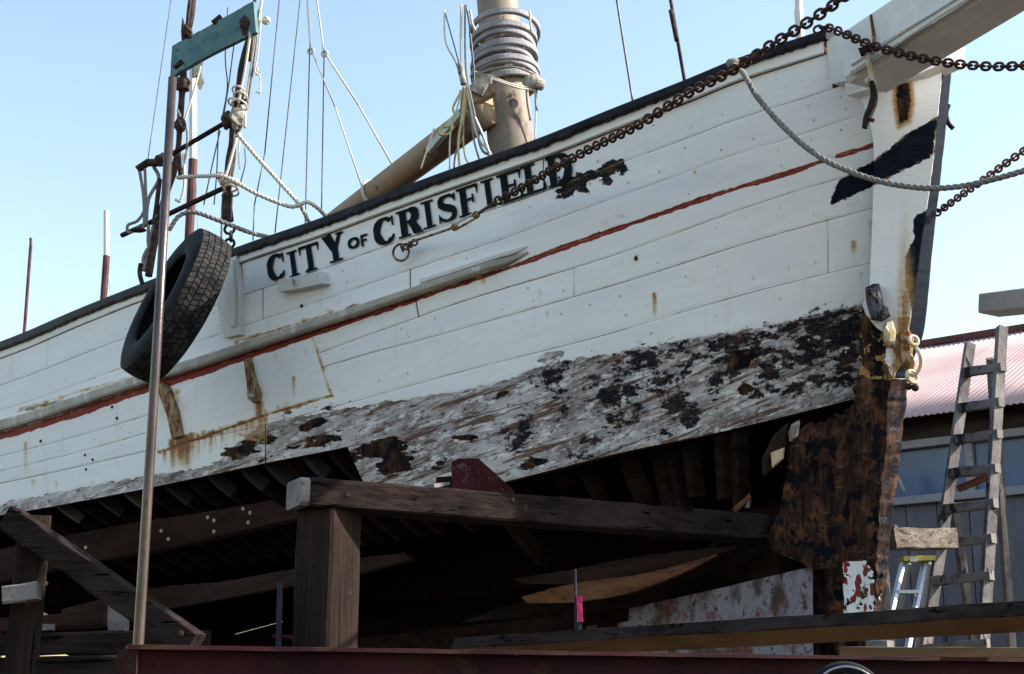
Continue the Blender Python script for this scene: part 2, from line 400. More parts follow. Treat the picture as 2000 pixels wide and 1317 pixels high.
cB = lambda x: cA(x)+31+np.clip((np.asarray(x)-400)/1200, 0, 1)*13
cR = cur([(-320, 925), (40, 838), (290, 755), (400, 720), (520, 680), (700, 620), (850, 570), (1000, 520), (1100, 482), (1250, 430), (1400, 378), (1550, 333), (1610, 312), (1720, 278)])
cC = lambda x: cB(x)+(cR(x)-cB(x))*.345
cD = lambda x: cB(x)+(cR(x)-cB(x))*.68
cS1 = cur([(-320, 962), (36, 882), (292, 809), (600, 698), (900, 590), (1200, 498), (1500, 391), (1720, 325)])
cS2 = cur([(-320, 985), (36, 912), (292, 843), (650, 711), (900, 642), (1200, 556), (1500, 462), (1720, 402)])
cQ = cur([(-320, 1003), (36, 937), (285, 881), (518, 829), (630, 800), (895, 727), (1198, 649), (1304, 617), (1500, 562), (1720, 508)])
cM = cur([(-320, 1055), (40, 1000), (280, 955), (550, 898), (676, 873), (1000, 793), (1212, 733), (1395, 691), (1600, 630), (1720, 600)])
cN = cur([(-320, 1110), (40, 1075), (500, 990), (743, 940), (1000, 879), (1212, 825), (1600, 727), (1720, 696)])
cP = cur([(-320, 1150), (40, 1120), (500, 1040), (860, 968), (1000, 937), (1212, 884), (1400, 845), (1600, 796), (1720, 766)])
_q = np.polyfit([340, 1000, 1720], [.125, .168, .196], 2)
def invY(px):
    px = np.asarray(px, float); r = np.polyval(_q, px)
    s = 2*_q[0]*340+_q[1]
    return np.where(px < 100, np.polyval(_q, 100)+(2*_q[0]*100+_q[1])*(px-100), r)
def surfY(px, py):
    v = (py-cA(px))/(cM(px)-cA(px)); fl = np.interp(px, [0, 1000, 1720], [.20, .26, .36])
    return 1/invY(px)+fl*np.clip(v, -.3, 2.4)
NRM = np.array([-.66, -.74, -.10]); NRM = NRM/np.linalg.norm(NRM)
def Hn(px, py, off=0.0):
    px = np.asarray(px, float); py = np.asarray(py, float)
    return at_np(px, py, surfY(px, py)) + np.asarray(off)[..., None]*NRM if np.ndim(off) else at_np(px, py, surfY(px, py))+off*NRM
def H(px, py, off=0.0): return Vector(Hn(px, py, off))
CDIR = V(-.48, .877, 0).normalized(); PDIR = V(CDIR.y, -CDIR.x, 0); STEM0 = at(1790, 400, 5.02)
def mirror(p):
    r = Vector((p[0]-STEM0.x, p[1]-STEM0.y, 0)); return Vector((p[0], p[1], p[2]))+PDIR*2*max(-r.dot(PDIR), .10)

boat = empty('wooden_sailing_boat', (-.1, 7.6, 1.39), 'white wooden sailing boat hauled out with scraped bow and missing bottom planks', 'boat')

# ---- damage fields (in hull coordinates)
def sdpoly(px, py, poly):
    P = np.array(poly, float); d = np.full(px.shape, 1e18); inside = np.zeros(px.shape, bool)
    for i in range(len(P)):
        a = P[i]; b = P[(i+1) % len(P)]; e = b-a; wx = px-a[0]; wy = py-a[1]
        t = np.clip((wx*e[0]+wy*e[1])/(e@e), 0, 1); d = np.minimum(d, (wx-e[0]*t)**2+(wy-e[1]*t)**2)
        c = ((a[1] > py) != (b[1] > py)) & (px < (b[0]-a[0])*(py-a[1])/((b[1]-a[1]) or 1e-9)+a[0]); inside ^= c
    d = np.sqrt(d); return np.where(inside, d, -d)
def field(d, s=14.0): return np.clip(.5+d/(2*s), 0, 1)
cBoot = cur([(-320, 1030), (40, 976), (280, 930), (425, 904), (445, 880), (525, 826), (560, 818), (640, 804), (800, 778), (930, 757), (1000, 738), (1090, 706), (1200, 690), (1350, 661), (1500, 634), (1600, 612), (1690, 592), (1720, 585)])
TAR = [(1080, 733, 32, 20), (1255, 699, 52, 15), (1330, 680, 30, 10), (1425, 668, 62, 14), (1530, 646, 60, 12), (1620, 618, 60, 14), (1190, 772, 36, 22), (1160, 748, 16, 14), (1228, 765, 20, 20), (1287, 745, 20, 26), (1318, 785, 22, 22),
       (1345, 812, 18, 24), (1212, 818, 30, 13), (1247, 795, 14, 14), (1475, 690, 55, 12), (1502, 728, 22, 34), (1430, 722, 18, 16), (1577, 668, 26, 26), (1640, 655, 40, 30), (1655, 700, 26, 26), (1012, 862, 20, 16), (1022, 832, 14, 22), (1100, 800, 12, 14),
       (1155, 858, 26, 7), (1128, 890, 20, 8), (1545, 762, 36, 12), (1475, 765, 16, 16), (1620, 740, 30, 12), (1300, 845, 12, 9), (1540, 700, 20, 16), (560, 808, 12, 5), (640, 803, 16, 6), (1330, 730, 12, 16), (1398, 745, 12, 26),
       (1085, 765, 12, 8), (990, 852, 10, 8), (1600, 690, 24, 18), (1610, 640, 60, 18), (1665, 640, 30, 40), (1560, 700, 40, 14), (1500, 655, 60, 10), (1650, 735, 30, 18), (1590, 735, 30, 10), (1420, 690, 30, 8), (1360, 700, 30, 8), (1240, 722, 40, 8)]
BRN = [(609, 830, 24, 12), (627, 861, 46, 10), (743, 880, 60, 19), (770, 906, 40, 24), (904, 855, 24, 11), (470, 879, 42, 13), (531, 892, 24, 8), (1040, 905, 30, 9), (520, 862, 20, 10), (860, 905, 16, 8), (980, 770, 12, 6), (1250, 870, 20, 6), (1445, 700, 26, 20), (1450, 760, 18, 10)]
RUSTS = [(1278, 572, 628, 4.5, .75), (1055, 565, 602, 3, .4), (1667, 470, 505, 7, .6), (1682, 532, 565, 4, .4), (1068, 608, 626, 4, .45), (1243, 497, 520, 4, .5), (1357, 333, 345, 3, .6), (355, 850, 918, 13, 1.0), (376, 845, 905, 7, .75), (322, 878, 912, 5, .7),
         (400, 840, 885, 6, .55), (420, 838, 880, 5, .5), (445, 830, 880, 8, .35), (508, 785, 865, 9, .8), (472, 822, 862, 9, .5), (492, 820, 865, 8, .5), (575, 735, 785, 4, .6), (560, 785, 812, 9, .35), (600, 680, 705, 5, .3), (540, 690, 720, 5, .3), (50, 862, 945, 4, .5),
         (65, 935, 962, 5, .4), (110, 940, 962, 4, .4), (88, 878, 900, 3, .25), (218, 794, 806, 3, .5), (228, 815, 828, 3, .5), (80, 858, 872, 3, .6), (320, 760, 850, 18, .35), (345, 760, 850, 10, .45), (490, 700, 780, 10, .35), (180, 940, 950, 3, .5), (825, 556, 566, 6, 1.0),
         (700, 596, 604, 10, 1.0), (645, 605, 618, 9, .5), (600, 622, 632, 14, .5), (540, 645, 655, 5, .5), (1183, 432, 446, 9, .3), (945, 545, 560, 6, .5), (1215, 420, 428, 16, .35), (90, 790, 800, 16, .9), (70, 800, 808, 9, .7), (120, 780, 790, 9, .5)]
RUSTS += [(338, 858, 925, 7, .9), (366, 850, 925, 9, .95), (388, 846, 905, 5, .6), (412, 842, 892, 5, .7), (434, 838, 880, 4, .6), (458, 830, 872, 6, .5), (482, 826, 866, 5, .6), (520, 800, 850, 5, .5), (545, 792, 818, 4, .5), (350, 785, 850, 22, .25), (575, 738, 750, 3, .8), (700, 625, 640, 5, .3), (1540, 520, 540, 3, .35), (1130, 640, 655, 3, .3), (860, 640, 655, 3, .35), (760, 700, 715, 3, .3), (140, 800, 815, 3, .4), (260, 765, 775, 3, .4), (1710, 380, 420, 3, .5), (1700, 430, 480, 3, .4)]
RLINES = [(310, 884, 518, 812, .9), (518, 812, 648, 773, .8), (648, 773, 612, 660, .45), (310, 880, 300, 800, .35), (518, 812, 518, 862, .55), (430, 835, 518, 866, .5), (40, 800, 260, 735, .45), (460, 668, 705, 597, .6)]
PLANKPATCH = [(1088, 372), (1092, 345), (1125, 340), (1160, 330), (1178, 318), (1215, 310), (1225, 332), (1195, 345), (1196, 358), (1176, 360), (1172, 345), (1145, 358), (1148, 378), (1125, 376), (1105, 390), (1084, 394)]
NAVY = [(1640, 352), (1700, 318), (1730, 295), (1770, 262), (1800, 245), (1832, 228), (1824, 300), (1800, 316), (1760, 335), (1710, 362), (1660, 385), (1622, 402), (1624, 385)]
def fields(px, py, dark=None):
    sh = px.shape; rust = np.zeros(sh); tar = np.zeros(sh); br = np.zeros(sh)
    wob = (fbm(px/26, py/26, 5)-.5)*26; wob2 = (fbm(px/9, py/9, 9)-.5)*9
    for (x, y0, y1, wd, s) in RUSTS:
        g = np.exp(-((px-x+(fbm(px*0+1, py/12, 3)-.5)*3)/wd)**2)*np.clip((py-y0+3)/5, 0, 1)*np.clip(1-(py-y0)/(y1-y0), 0, 1)**.6
        rust = np.maximum(rust, g*s)
    for (x0, y0, x1, y1, s) in RLINES:
        ex, ey = x1-x0, y1-y0; t = np.clip(((px-x0)*ex+(py-y0)*ey)/(ex*ex+ey*ey), 0, 1)
        d = np.hypot(px-x0-ex*t, py-y0-ey*t)+(fbm(px/11, py/11, 17, 2)-.5)*5; rust = np.maximum(rust, s*np.exp(-(d/2.6)**2)*(.5+fbm(px/7, py/7, 2)))
    slope = np.interp(px, [0, 1700], [-.25, -.24])
    def ell(L, s=1.0):
        f = np.full(sh, -99.)
        for (cx, cy, rx, ry) in L:
            dx = px-cx; dy = py-cy-slope*dx
            d = (1-np.hypot(dx/rx, dy/ry))*min(rx, ry); f = np.maximum(f, d)
        return f
    chaos = (fbm(px/17, py/7, 51, 3)-.5)*42+(fbm(px/6, py/5, 52, 2)-.5)*14
    tar = field(ell(TAR)*1.1+chaos-1, 20); tar = np.maximum(tar, field(sdpoly(px, py, PLANKPATCH)-1+(fbm(px/9, py/6, 81, 3)-.5)*16, 7)*1.15)
    scr = field(py-cBoot(px)+wob*.35+(fbm(px/7, py/6, 71, 2)-.5)*8, 9)
    scr = np.maximum(scr, field(ell([(1076, 697, 26, 10), (85, 792, 40, 3), (690, 600, 18, 4)])+wob2*.4, 7))
    near = np.abs(py-(cR(px)-27)); scr = np.maximum(scr, np.where(px < 760, .25*np.exp(-(near/7)**2)+.22*fbm(px/9, py/7, 4, 2)*np.exp(-(near/9)**2), 0))
    br = field(ell(BRN)*1.1+(fbm(px/22, py/7, 61, 3)-.5)*26-1, 12)
    wid = np.interp(px, [0, 400, 1000, 1040, 1300, 1720], [8, 8.5, 3.5, 5.5, 5.2, 4.5]); d = wid-np.abs(py-cR(px)-wid*.4)
    red = field(d+(fbm(px/30, py*0, 8)-.5)*5, 9); red = np.where((px > 1612) & (px < 1632), field(px*0-4, 9), red)
    nav = field(sdpoly(px, py, NAVY)+wob2*.4, 9)
    o1 = np.stack([rust, tar, scr, np.ones(sh)], -1); o2 = np.stack([red, nav, np.maximum(br, 0 if dark is None else dark), np.ones(sh)], -1)
    return o1, o2

def grid_faces(nu, nv, off=0): return [(off+i*nv+j, off+i*nv+j+1, off+(i+1)*nv+j+1, off+(i+1)*nv+j) for i in range(nu-1) for j in range(nv-1)]
def plank(name, top, bot, x0, x1, off=0.0, thick=.035, gap=.55, label=None, raggedL=0, raggedR=0, parent=boat, step=4.0, edge='edge', slantL=0, slantR=0):
    nu = int((x1-x0)/step)+2; u = np.linspace(0, 1, nu)
    hmax = float(np.max(bot(np.linspace(x0, x1, 20))-top(np.linspace(x0, x1, 20)))); nv = max(4, int(hmax/step)+3)
    v = np.concatenate([[0], np.linspace(0, 1, nv-2)*.94+.03, [1]])
    U, Vv = np.meshgrid(u, v, indexing='ij')
    xl = x0+slantL*Vv+(fbm(Vv*6+x0, Vv*0, 3)-.5)*raggedL; xr = x1+slantR*Vv+(fbm(Vv*6+x1, Vv*0, 4)-.5)*raggedR
    px = xl+(xr-xl)*U; t = top(px)+gap*(.2+.8*fbm(px/45, px*0+x0, 12, 2)); b = bot(px)-gap*(.2+.8*fbm(px/38, px*0+x1, 13, 2)); py = t+(b-t)*Vv
    F1, _F2 = fields(px, py)
    e = np.zeros_like(px); e[:, 0] = -.0025; e[:, -1] = -.0025; e[0, :] = -.003; e[-1, :] = -.003
    o_ = off+e+(fbm(px/160, py/60, int(x0) % 50+3)-.5)*.007-.003*np.clip(F1[..., 2]*2-.6, 0, 1)-(fbm(px/40, py/7, 14)-.5)*.003*np.clip(F1[..., 2]*2-.6, 0, 1)
    F = Hn(px, py, o_); B = Hn(px, py, o_-thick)
    vs = np.concatenate([F.reshape(-1, 3), B.reshape(-1, 3)]); n = nu*nv
    fs = grid_faces(nu, nv); nf = len(fs)
    def loop():
        L = [i*nv for i in range(nu)]+[(nu-1)*nv+j for j in range(1, nv)]+[i*nv+nv-1 for i in range(nu-2, -1, -1)]+[j for j in range(nv-2, 0, -1)]
        return L
    L = loop(); fs += [(L[(k+1) % len(L)], L[k], L[k]+n, L[(k+1) % len(L)]+n) for k in range(len(L))]
    fs += [(n+i*nv, n+(i+1)*nv, n+(i+1)*nv+nv-1, n+i*nv+nv-1) for i in range(nu-1)]
    fm = [0]*nf+[1]*(len(fs)-nf)
    o = mobj(name, vs, fs, None, parent, mats=[M['hull'], M[edge]], fmat=fm, smooth=False)
    pol = o.data.polygons; sm = np.zeros(len(pol), bool); sm[:nf] = True; pol.foreach_set('use_smooth', sm)
    f1, f2 = fields(px, py)
    dse = np.minimum(py-t, b-py); gn = fbm(px/22, py/9, int(x0) % 31+4, 3)
    f1[..., 0] = np.maximum(f1[..., 0], .30*np.exp(-(dse/2.2)**2)*np.clip((gn-.5)*6, 0, 1))
    z1 = np.concatenate([f1.reshape(-1, 4)]*2); z2 = np.concatenate([f2.reshape(-1, 4)]*2)
    add_attr(o, 'wear', z1); add_attr(o, 'paint', z2)
    ss = np.concatenate([px.ravel(), px.ravel()])/100; tt = np.concatenate([(py-cA(px)).ravel()]*2)/100
    add_uv(o, np.stack([ss, tt], -1))
    if label: o['label'] = label
    return o
L0 = -300
cA18 = lambda x: cA(x)+17
plank('plank', cA18, cB, L0, 444, .010); plank('plank', cA18, cB, 446, 1612, .012)
plank('plank', cB, cC, L0, 452, 0); plank('plank', cB, cC, 474, 1060, 0, label='name board plank with dark lettering'); plank('plank', cB, cC, 1061, 1618, 0, slantR=8, label='upper bow plank with a black scraped patch')
plank('plank', cC, cD, L0, 512, -.002); plank('plank', cC, cD, 513.5, 1690, -.001, slantR=18)
plank('plank', cD, cR, L0, 800, .001); plank('plank', cD, cR, 801, 1700, 0, slantR=10)
plank('plank', cR, cS1, L0, 810, 0, slantR=6); plank('plank', cR, cS1, 812, 1712, .001, slantL=6)
plank('plank', cS1, cS2, L0, 1120, -.001); plank('plank', cS1, cS2, 1121, 1712, .001)
plank('plank', cS2, cQ, L0, 292, 0); plank('plank', cS2, cQ, 294, 1616, 0); plank('plank', cS2, cQ, 1617, 1708, .001)
plank('plank', cQ, cM, L0, 516, 0, label='lowest left strake with scraped lower edge'); plank('plank', cQ, cM, 518, 1702, .001, raggedR=8, label='scraped strake with black tar patches')
plank('plank', cM, cN, 676, 1696, -.002, raggedL=4, slantL=34, raggedR=20, thick=.045, label='scraped grey strake with brown bare patches')
plank('plank', cN, cP, 742, 1684, -.003, slantL=60, raggedR=20, thick=.05, label='lowest scraped plank with brown broken edge')

def bung_rows():
    parts = []; rows = (cB, cC, cD, cS1, cS2, cQ, cM)
    nxt = (cC, cD, cR, cS2, cQ, cM, cN)
    for a, b_ in zip(rows, nxt):
        for x in np.arange(60, 1690, 61.0):
            for dx, q in ((-5, .28), (5, .72)):
                if random.random() < .45: continue
                xx = x+dx+random.uniform(-4, 4); yy = float(a(xx))*(1-q)+float(b_(xx))*q+random.uniform(-2, 2)
                if xx > 1670 or (a in (cM,) and xx < 760): continue
                c = H(xx, yy, .0005); r = .0050; n = 8; e1 = V(.74, -.67, 0); e2 = V(-.05, -.07, .99)
                ring_ = [c+(e1*math.cos(t)+e2*math.sin(t))*r for t in [2*math.pi*k/n for k in range(n)]]
                parts.append((ring_+[c+Vector(NRM)*(.0012 if random.random() < .5 else -.001)], [(k, (k+1) % n, n) for k in range(n)]))
    o = mobj('plank_bungs', *merge(parts), M['bung'], boat); o['kind'] = 'stuff'
M['bung'] = M_mottled('bung_filler', (.50, .49, .48), (.66, .66, .66), 90, .8, c3=(.32, .22, .14), t3=.55)
bung_rows()


# cap rail (black) and guard
def hull_strip(name, top, bot, x0, x1, proud, mat, inset=0.0, label=None, step=10, ragged=0, cap=1, parent=boat, taper=None):
    xs = np.arange(x0, x1+step, step); vs = []; n = 6
    for i, x in enumerate(xs):
        x = min(x, x1); a, b = float(top(x)), float(bot(x)); m = proud
        if taper: m = proud*min(1, max(.15, (x1-x)/taper)); b = a+(b-a)*min(1, .35+(x1-x)/taper)
        r = (random.uniform(-1, 1)*ragged)
        for (q, o) in ((0, inset), (.08, m*.85), (.25, m), (.8, m), (.97, m*.85), (1, inset)):
            vs.append(H(x, a+(b-a)*q+(r if q > .7 else 0), o))
    fs = []
    for i in range(len(xs)-1):
        for k in range(n):
            k2 = (k+1) % n; fs.append((i*n+k, i*n+k2, (i+1)*n+k2, (i+1)*n+k))
    fs.append(tuple(range(n-1, -1, -1))); fs.append(tuple((len(xs)-1)*n+k for k in range(n)))
    o = mobj(name, vs, fs, mat, parent); 
    if label: o['label'] = label
    return o
hull_strip('cap_rail', lambda x: cA(x)-1, lambda x: cA(x)+18, L0, 268, .035, M['blackrail'], -.12, ragged=1.3, step=5)
hull_strip('cap_rail', lambda x: cA(x)-1, lambda x: cA(x)+19, 268.5, 1040, .035, M['blackrail'], -.12, ragged=2.2, step=5)
hull_strip('cap_rail', lambda x: cA(x)-1, lambda x: cA(x)+20, 1041, 1622, .037, M['blackrail'], -.12, ragged=2.2, step=5)
cG1 = cur([(-300, 892), (40, 811), (250, 742), (400, 696), (520, 657), (700, 600), (850, 551), (1000, 502), (1040, 488)])
hull_strip('guard_rail', cG1, lambda x: cG1(x)+np.interp(x, [40, 400, 900, 1040], [22, 21, 16, 14]), L0, 1032, .05, M['guard'], -.01, label='grey beige rubbing rail along the side', taper=60)
hull_strip('rail_strip', lambda x: cG1(x)-12, lambda x: cG1(x)-1, 830, 1030, .035, M['whitepaint'], -.01, taper=40)
hull_strip('seam_batten', lambda x: cB(x)-4.0, lambda x: cB(x)-1.2, 470, 1610, .02, M['whitepaint'], -.005)
# corner post where the bulwark panel ends
def hull_box(name, poly, proud, mat, parent=boat, inset=-.01, label=None, div=1, bev=.004):
    P = [np.array(p, float) for p in poly]; c = sum(P)/len(P)
    Q = []
    for i in range(len(P)):
        for k in range(div): Q.append(P[i]+(P[(i+1) % len(P)]-P[i])*k/div)
    n = len(Q); vs = [H(q[0], q[1], inset) for q in Q]+[H(q[0], q[1], proud-bev) for q in Q]+[H(*(q+(c-q)/max(1e-6, np.linalg.norm(c-q))*bev*300), proud) for q in Q]
    fs = [(i, (i+1) % n, n+(i+1) % n, n+i) for i in range(n)]+[(n+i, n+(i+1) % n, 2*n+(i+1) % n, 2*n+i) for i in range(n)]+[tuple(2*n+i for i in range(n))]
    o = mobj(name, vs, fs, mat, parent)
    if label: o['label'] = label
    return o
hull_box('corner_post', [(446, 508), (470, 500), (474, 560), (478, 655), (446, 662), (432, 600)], .03, M['whitepaint'])
hull_box('corner_post', [(452, 514), (468, 510), (470, 640), (462, 640)], .045, M['whitepaint'], inset=.02)
blk = hull_box('cleat_block', [(557, 548), (600, 541), (640, 533), (645, 556), (600, 566), (557, 573)], .05, M['whitepaint'], label='white block screwed under the name')
hkp = spline([H(590, 552, .05), H(592, 545, .08), H(597, 549, .09), H(596, 558, .07), H(588, 558, .06)], 5)
mobj('hook', *tube(hkp, .004, 6), M['steel'], blk)
# sheet metal patch, straps
patch = hull_box('metal_patch', [(300, 800), (395, 745), (520, 694), (612, 662), (649, 772), (518, 812), (312, 884)], .005, M['hull'], inset=-.004, div=30, bev=.001, label='rust edged metal plate')
bpx = []
def tag_patch(o, pts):
    pass
# give the patch real wear attributes through a fine grid
me_old = patch; bpy.data.objects.remove(patch)
def patch_grid(name, poly, off, lab):
    xs = np.arange(min(p[0] for p in poly), max(p[0] for p in poly), 4.0); ys = lambda x: None
    P = poly; rows = []
    def yr(x):
        hit = []
        for i in range(len(P)):
            a, b = P[i], P[(i+1) % len(P)]
            if (a[0]-x)*(b[0]-x) <= 0 and a[0] != b[0]: hit.append(a[1]+(b[1]-a[1])*(x-a[0])/(b[0]-a[0]))
        return min(hit), max(hit)
    nv = 34; px = []; py = []
    for x in xs[1:-1]:
        a, b = yr(x); px.append([x]*nv); py.append(np.linspace(a, b, nv))
    px = np.array(px); py = np.array(py); e = np.full(px.shape, off); e[0] = e[-1] = -.002; e[:, 0] = e[:, -1] = -.002
    vs = Hn(px, py, e).reshape(-1, 3); o = mobj(name, vs, grid_faces(*px.shape), M['hull'], boat, smooth=True)
    f1, f2 = fields(px, py); f2[..., 0] *= 0.2
    add_attr(o, 'wear', f1.reshape(-1, 4)); add_attr(o, 'paint', f2.reshape(-1, 4)); add_uv(o, np.stack([px.ravel()/100, (py-cA(px)).ravel()/100], -1)); o['label'] = lab
    return o
patch_grid('metal_patch', [(300, 802), (300, 880), (312, 884), (518, 812), (649, 772), (613, 660), (520, 692), (395, 735)], .006, 'rust edged metal plate nailed over the planks')
M['rustystrap'] = M_mottled('rusty_strap', (.30, .20, .10), (.42, .33, .20), 16, .8, .1, (1, 1, .5), .4, c3=(.14, .05, .02), t3=.52)
s1 = hull_box('chain_plate', [(312, 752), (330, 748), (352, 800), (362, 852), (344, 858), (332, 810)], .03, M['rustystrap'], div=3, label='rusty iron strap below the tyre')
s2 = hull_box('chain_plate', [(484, 706), (494, 702), (505, 745), (514, 768), (512, 784), (502, 788), (491, 780), (489, 750)], .028, M['rustystrap'], div=3, label='tapered iron strap with a round bolt')
mobj('bolt', *blob(H(501, 774, .03), .018, sx=(1, .6, 1)), M['steel'], s2)
for (x, y) in ((418, 843), (590, 598), (220, 795), (229, 817), (80, 862), (167, 889), (182, 898), (169, 917), (1243, 505), (603, 528)):
    mobj('bolt_head', *blob(H(x, y, .003), .010, 7, 5, (1, .5, 1)), M['iron'], boat)

# ------------------------------------------------------------------ lettering
def letter_strokes(ch):
    S = []
    bar = lambda x0, y0, x1, y1: S.append(([(x0, (y0+y1)/2), (x1, (y0+y1)/2)], [abs(y1-y0)]*2))
    stem = lambda x0, x1, y0=0, y1=1: S.append((([((x0+x1)/2, y0), ((x0+x1)/2, y1)]), [x1-x0]*2))
    st = .07
    if ch == 'I': stem(.33, .67); bar(.1, 0, .9, st); bar(.1, 1-st, .9, 1)
    elif ch == 'T': stem(.37, .63); bar(.2, 0, .8, st); bar(0, .9, 1, 1); S.append(([(.04, .68), (.04, .95)], [.03, .1])); S.append(([(.96, .68), (.96, .95)], [.03, .1]))
    elif ch == 'Y': S.append(([(.2, 1), (.52, .45)], [.27, .24])); S.append(([(.84, 1), (.55, .45)], [.1, .13])); stem(.40, .66, 0, .5); bar(.22, 0, .84, st); bar(0, 1-st, .42, 1); bar(.66, 1-st, 1, 1)
    elif ch in 'C':
        pts = []; ws = []
        for i in range(25):
            a = math.radians(48+264*i/24); pts.append((.52+.46*math.cos(a)*.86, .5+.455*math.sin(a))); ws.append(.10+.18*abs(math.cos(a))**1.5*(1 if math.cos(a) < 0 else .45))
        S.append((pts, ws)); S.append(([(.90, .62), (.90, .98)], [.07, .09])); S.append(([(.90, .30), (.82, .14)], [.03, .12]))
    elif ch == 'R':
        stem(.12, .38); bar(0, 0, .5, st); bar(0, 1-st, .4, 1); pts = []; ws = []
        pts = [(.3, .955)]; ws = [.09]
        for i in range(13):
            a = math.radians(90-180*i/12); pts.append((.5+.26*math.cos(a), .735+.215*math.sin(a))); ws.append(.09+.16*abs(math.cos(a)))
        pts.append((.3, .52)); ws.append(.08); S.append((pts, ws)); S.append(([(.48, .52), (.62, .42), (.78, .06)], [.1, .2, .25])); bar(.68, 0, 1, st)
    elif ch == 'S':
        pts = [(.86, .74), (.80, .88), (.66, .95), (.48, .955), (.30, .92), (.20, .80), (.22, .67), (.36, .57), (.56, .49), (.74, .40), (.82, .26), (.74, .11), (.56, .045), (.38, .05), (.2, .12), (.12, .26)]
        ws = [.05, .09, .1, .09, .13, .2, .2, .2, .22, .2, .2, .14, .09, .09, .09, .05]; S.append((pts, ws)); S.append(([(.88, .68), (.88, .99)], [.03, .07])); S.append(([(.10, .01), (.10, .34)], [.07, .03]))
    elif ch in 'FE':
        stem(.14, .42); bar(0, 0, .56, st); bar(0, .91, .96, 1); S.append(([(.93, .66), (.93, .97)], [.03, .12])); bar(.4, .49, .72, .57); S.append(([(.72, .38), (.72, .68)], [.08, .08]))
        if ch == 'E': bar(.4, 0, .98, .085); S.append(([(.95, .04), (.95, .33)], [.13, .03]))
    elif ch == 'L': stem(.18, .44); bar(.02, 1-st, .6, 1); bar(.02, 0, .95, .085); S.append(([(.92, .04), (.92, .36)], [.14, .03]))
    elif ch == 'D':
        stem(.12, .38); pts = [(.05, .955)]; ws = [.09]
        for i in range(17):
            a = math.radians(90-180*i/16); pts.append((.48+.36*math.cos(a), .5+.455*math.sin(a))); ws.append(.09+.17*abs(math.cos(a))**1.3)
        pts.append((.05, .045)); ws.append(.09); S.append((pts, ws))
    elif ch == 'o':
        pts = []; ws = []
        for i in range(25):
            a = math.radians(360*i/24); pts.append((.5+.38*math.cos(a), .5+.4*math.sin(a))); ws.append(.19)
        S.append((pts, ws))
    elif ch == 'f': stem(.12, .36); bar(.2, .82, .95, 1); bar(.2, .42, .8, .58)
    return S
def add_letter(ch, x0, x1, y1, h):
    parts = []; w_ = x1-x0; lean = .13
    for si, (pts, ws) in enumerate(letter_strokes(ch)):
        # densify
        P = []; W = []
        for i in range(len(pts)-1):
            m = 6 if len(pts) < 5 else 2
            for k in range(m): t = k/m; P.append((lerp(pts[i][0], pts[i+1][0], t), lerp(pts[i][1], pts[i+1][1], t))); W.append(lerp(ws[i], ws[i+1], t))
        P.append(pts[-1]); W.append(ws[-1]); P = np.array(P); asp = w_/h
        Q = P*[w_, h]; d = np.gradient(Q, axis=0); d /= np.linalg.norm(d, axis=1)[:, None]+1e-9; nn = np.stack([-d[:, 1], d[:, 0]], -1)
        # widths: for vertical strokes width is in letter-width units, else height units
        wpx = np.array(W)*(np.abs(nn[:, 0])*w_+np.abs(nn[:, 1])*h)
        a = Q+nn*wpx[:, None]/2; b = Q-nn*wpx[:, None]/2; vs = []
        for k in range(len(Q)):
            for t in (0, .5, 1):
                q = a[k]+(b[k]-a[k])*t; X = x0+q[0]-(q[1]-h/2)*lean; Y_ = y1-.335*(X-(x0+x1)/2)-q[1]
                vs.append(H(X, Y_, .0075+.0004*si))
        fs = [(k*3+j, k*3+j+1, k*3+j+4, k*3+j+3) for k in range(len(Q)-1) for j in (0, 1)]
        parts.append((vs, fs))
    o = mobj('letter', *merge(parts), M['letter'], boat)
    md = o.modifiers.new('thick', 'SOLIDIFY'); md.thickness = .002; md.offset = 0
    o['label'] = 'painted letter ' + ch.upper(); return o
for ch, x0, x1, yb, h in (('C', 525, 559, 548, 52), ('I', 562, 587, 541, 51), ('T', 588, 626, 531, 54), ('Y', 634, 675, 513, 56), ('o', 681, 704, 486, 22), ('f', 705, 721, 481, 23),
                          ('C', 733, 774, 478, 53), ('R', 778, 826, 461, 54), ('I', 824, 853, 447, 55), ('S', 855, 896, 434, 54), ('F', 896, 938, 421, 58), ('I', 941, 971, 408, 58), ('E', 975, 1022, 395, 60), ('L', 1020, 1068, 379, 60), ('D', 1068, 1120, 363, 62)):
    add_letter(ch, x0, x1, yb, h)

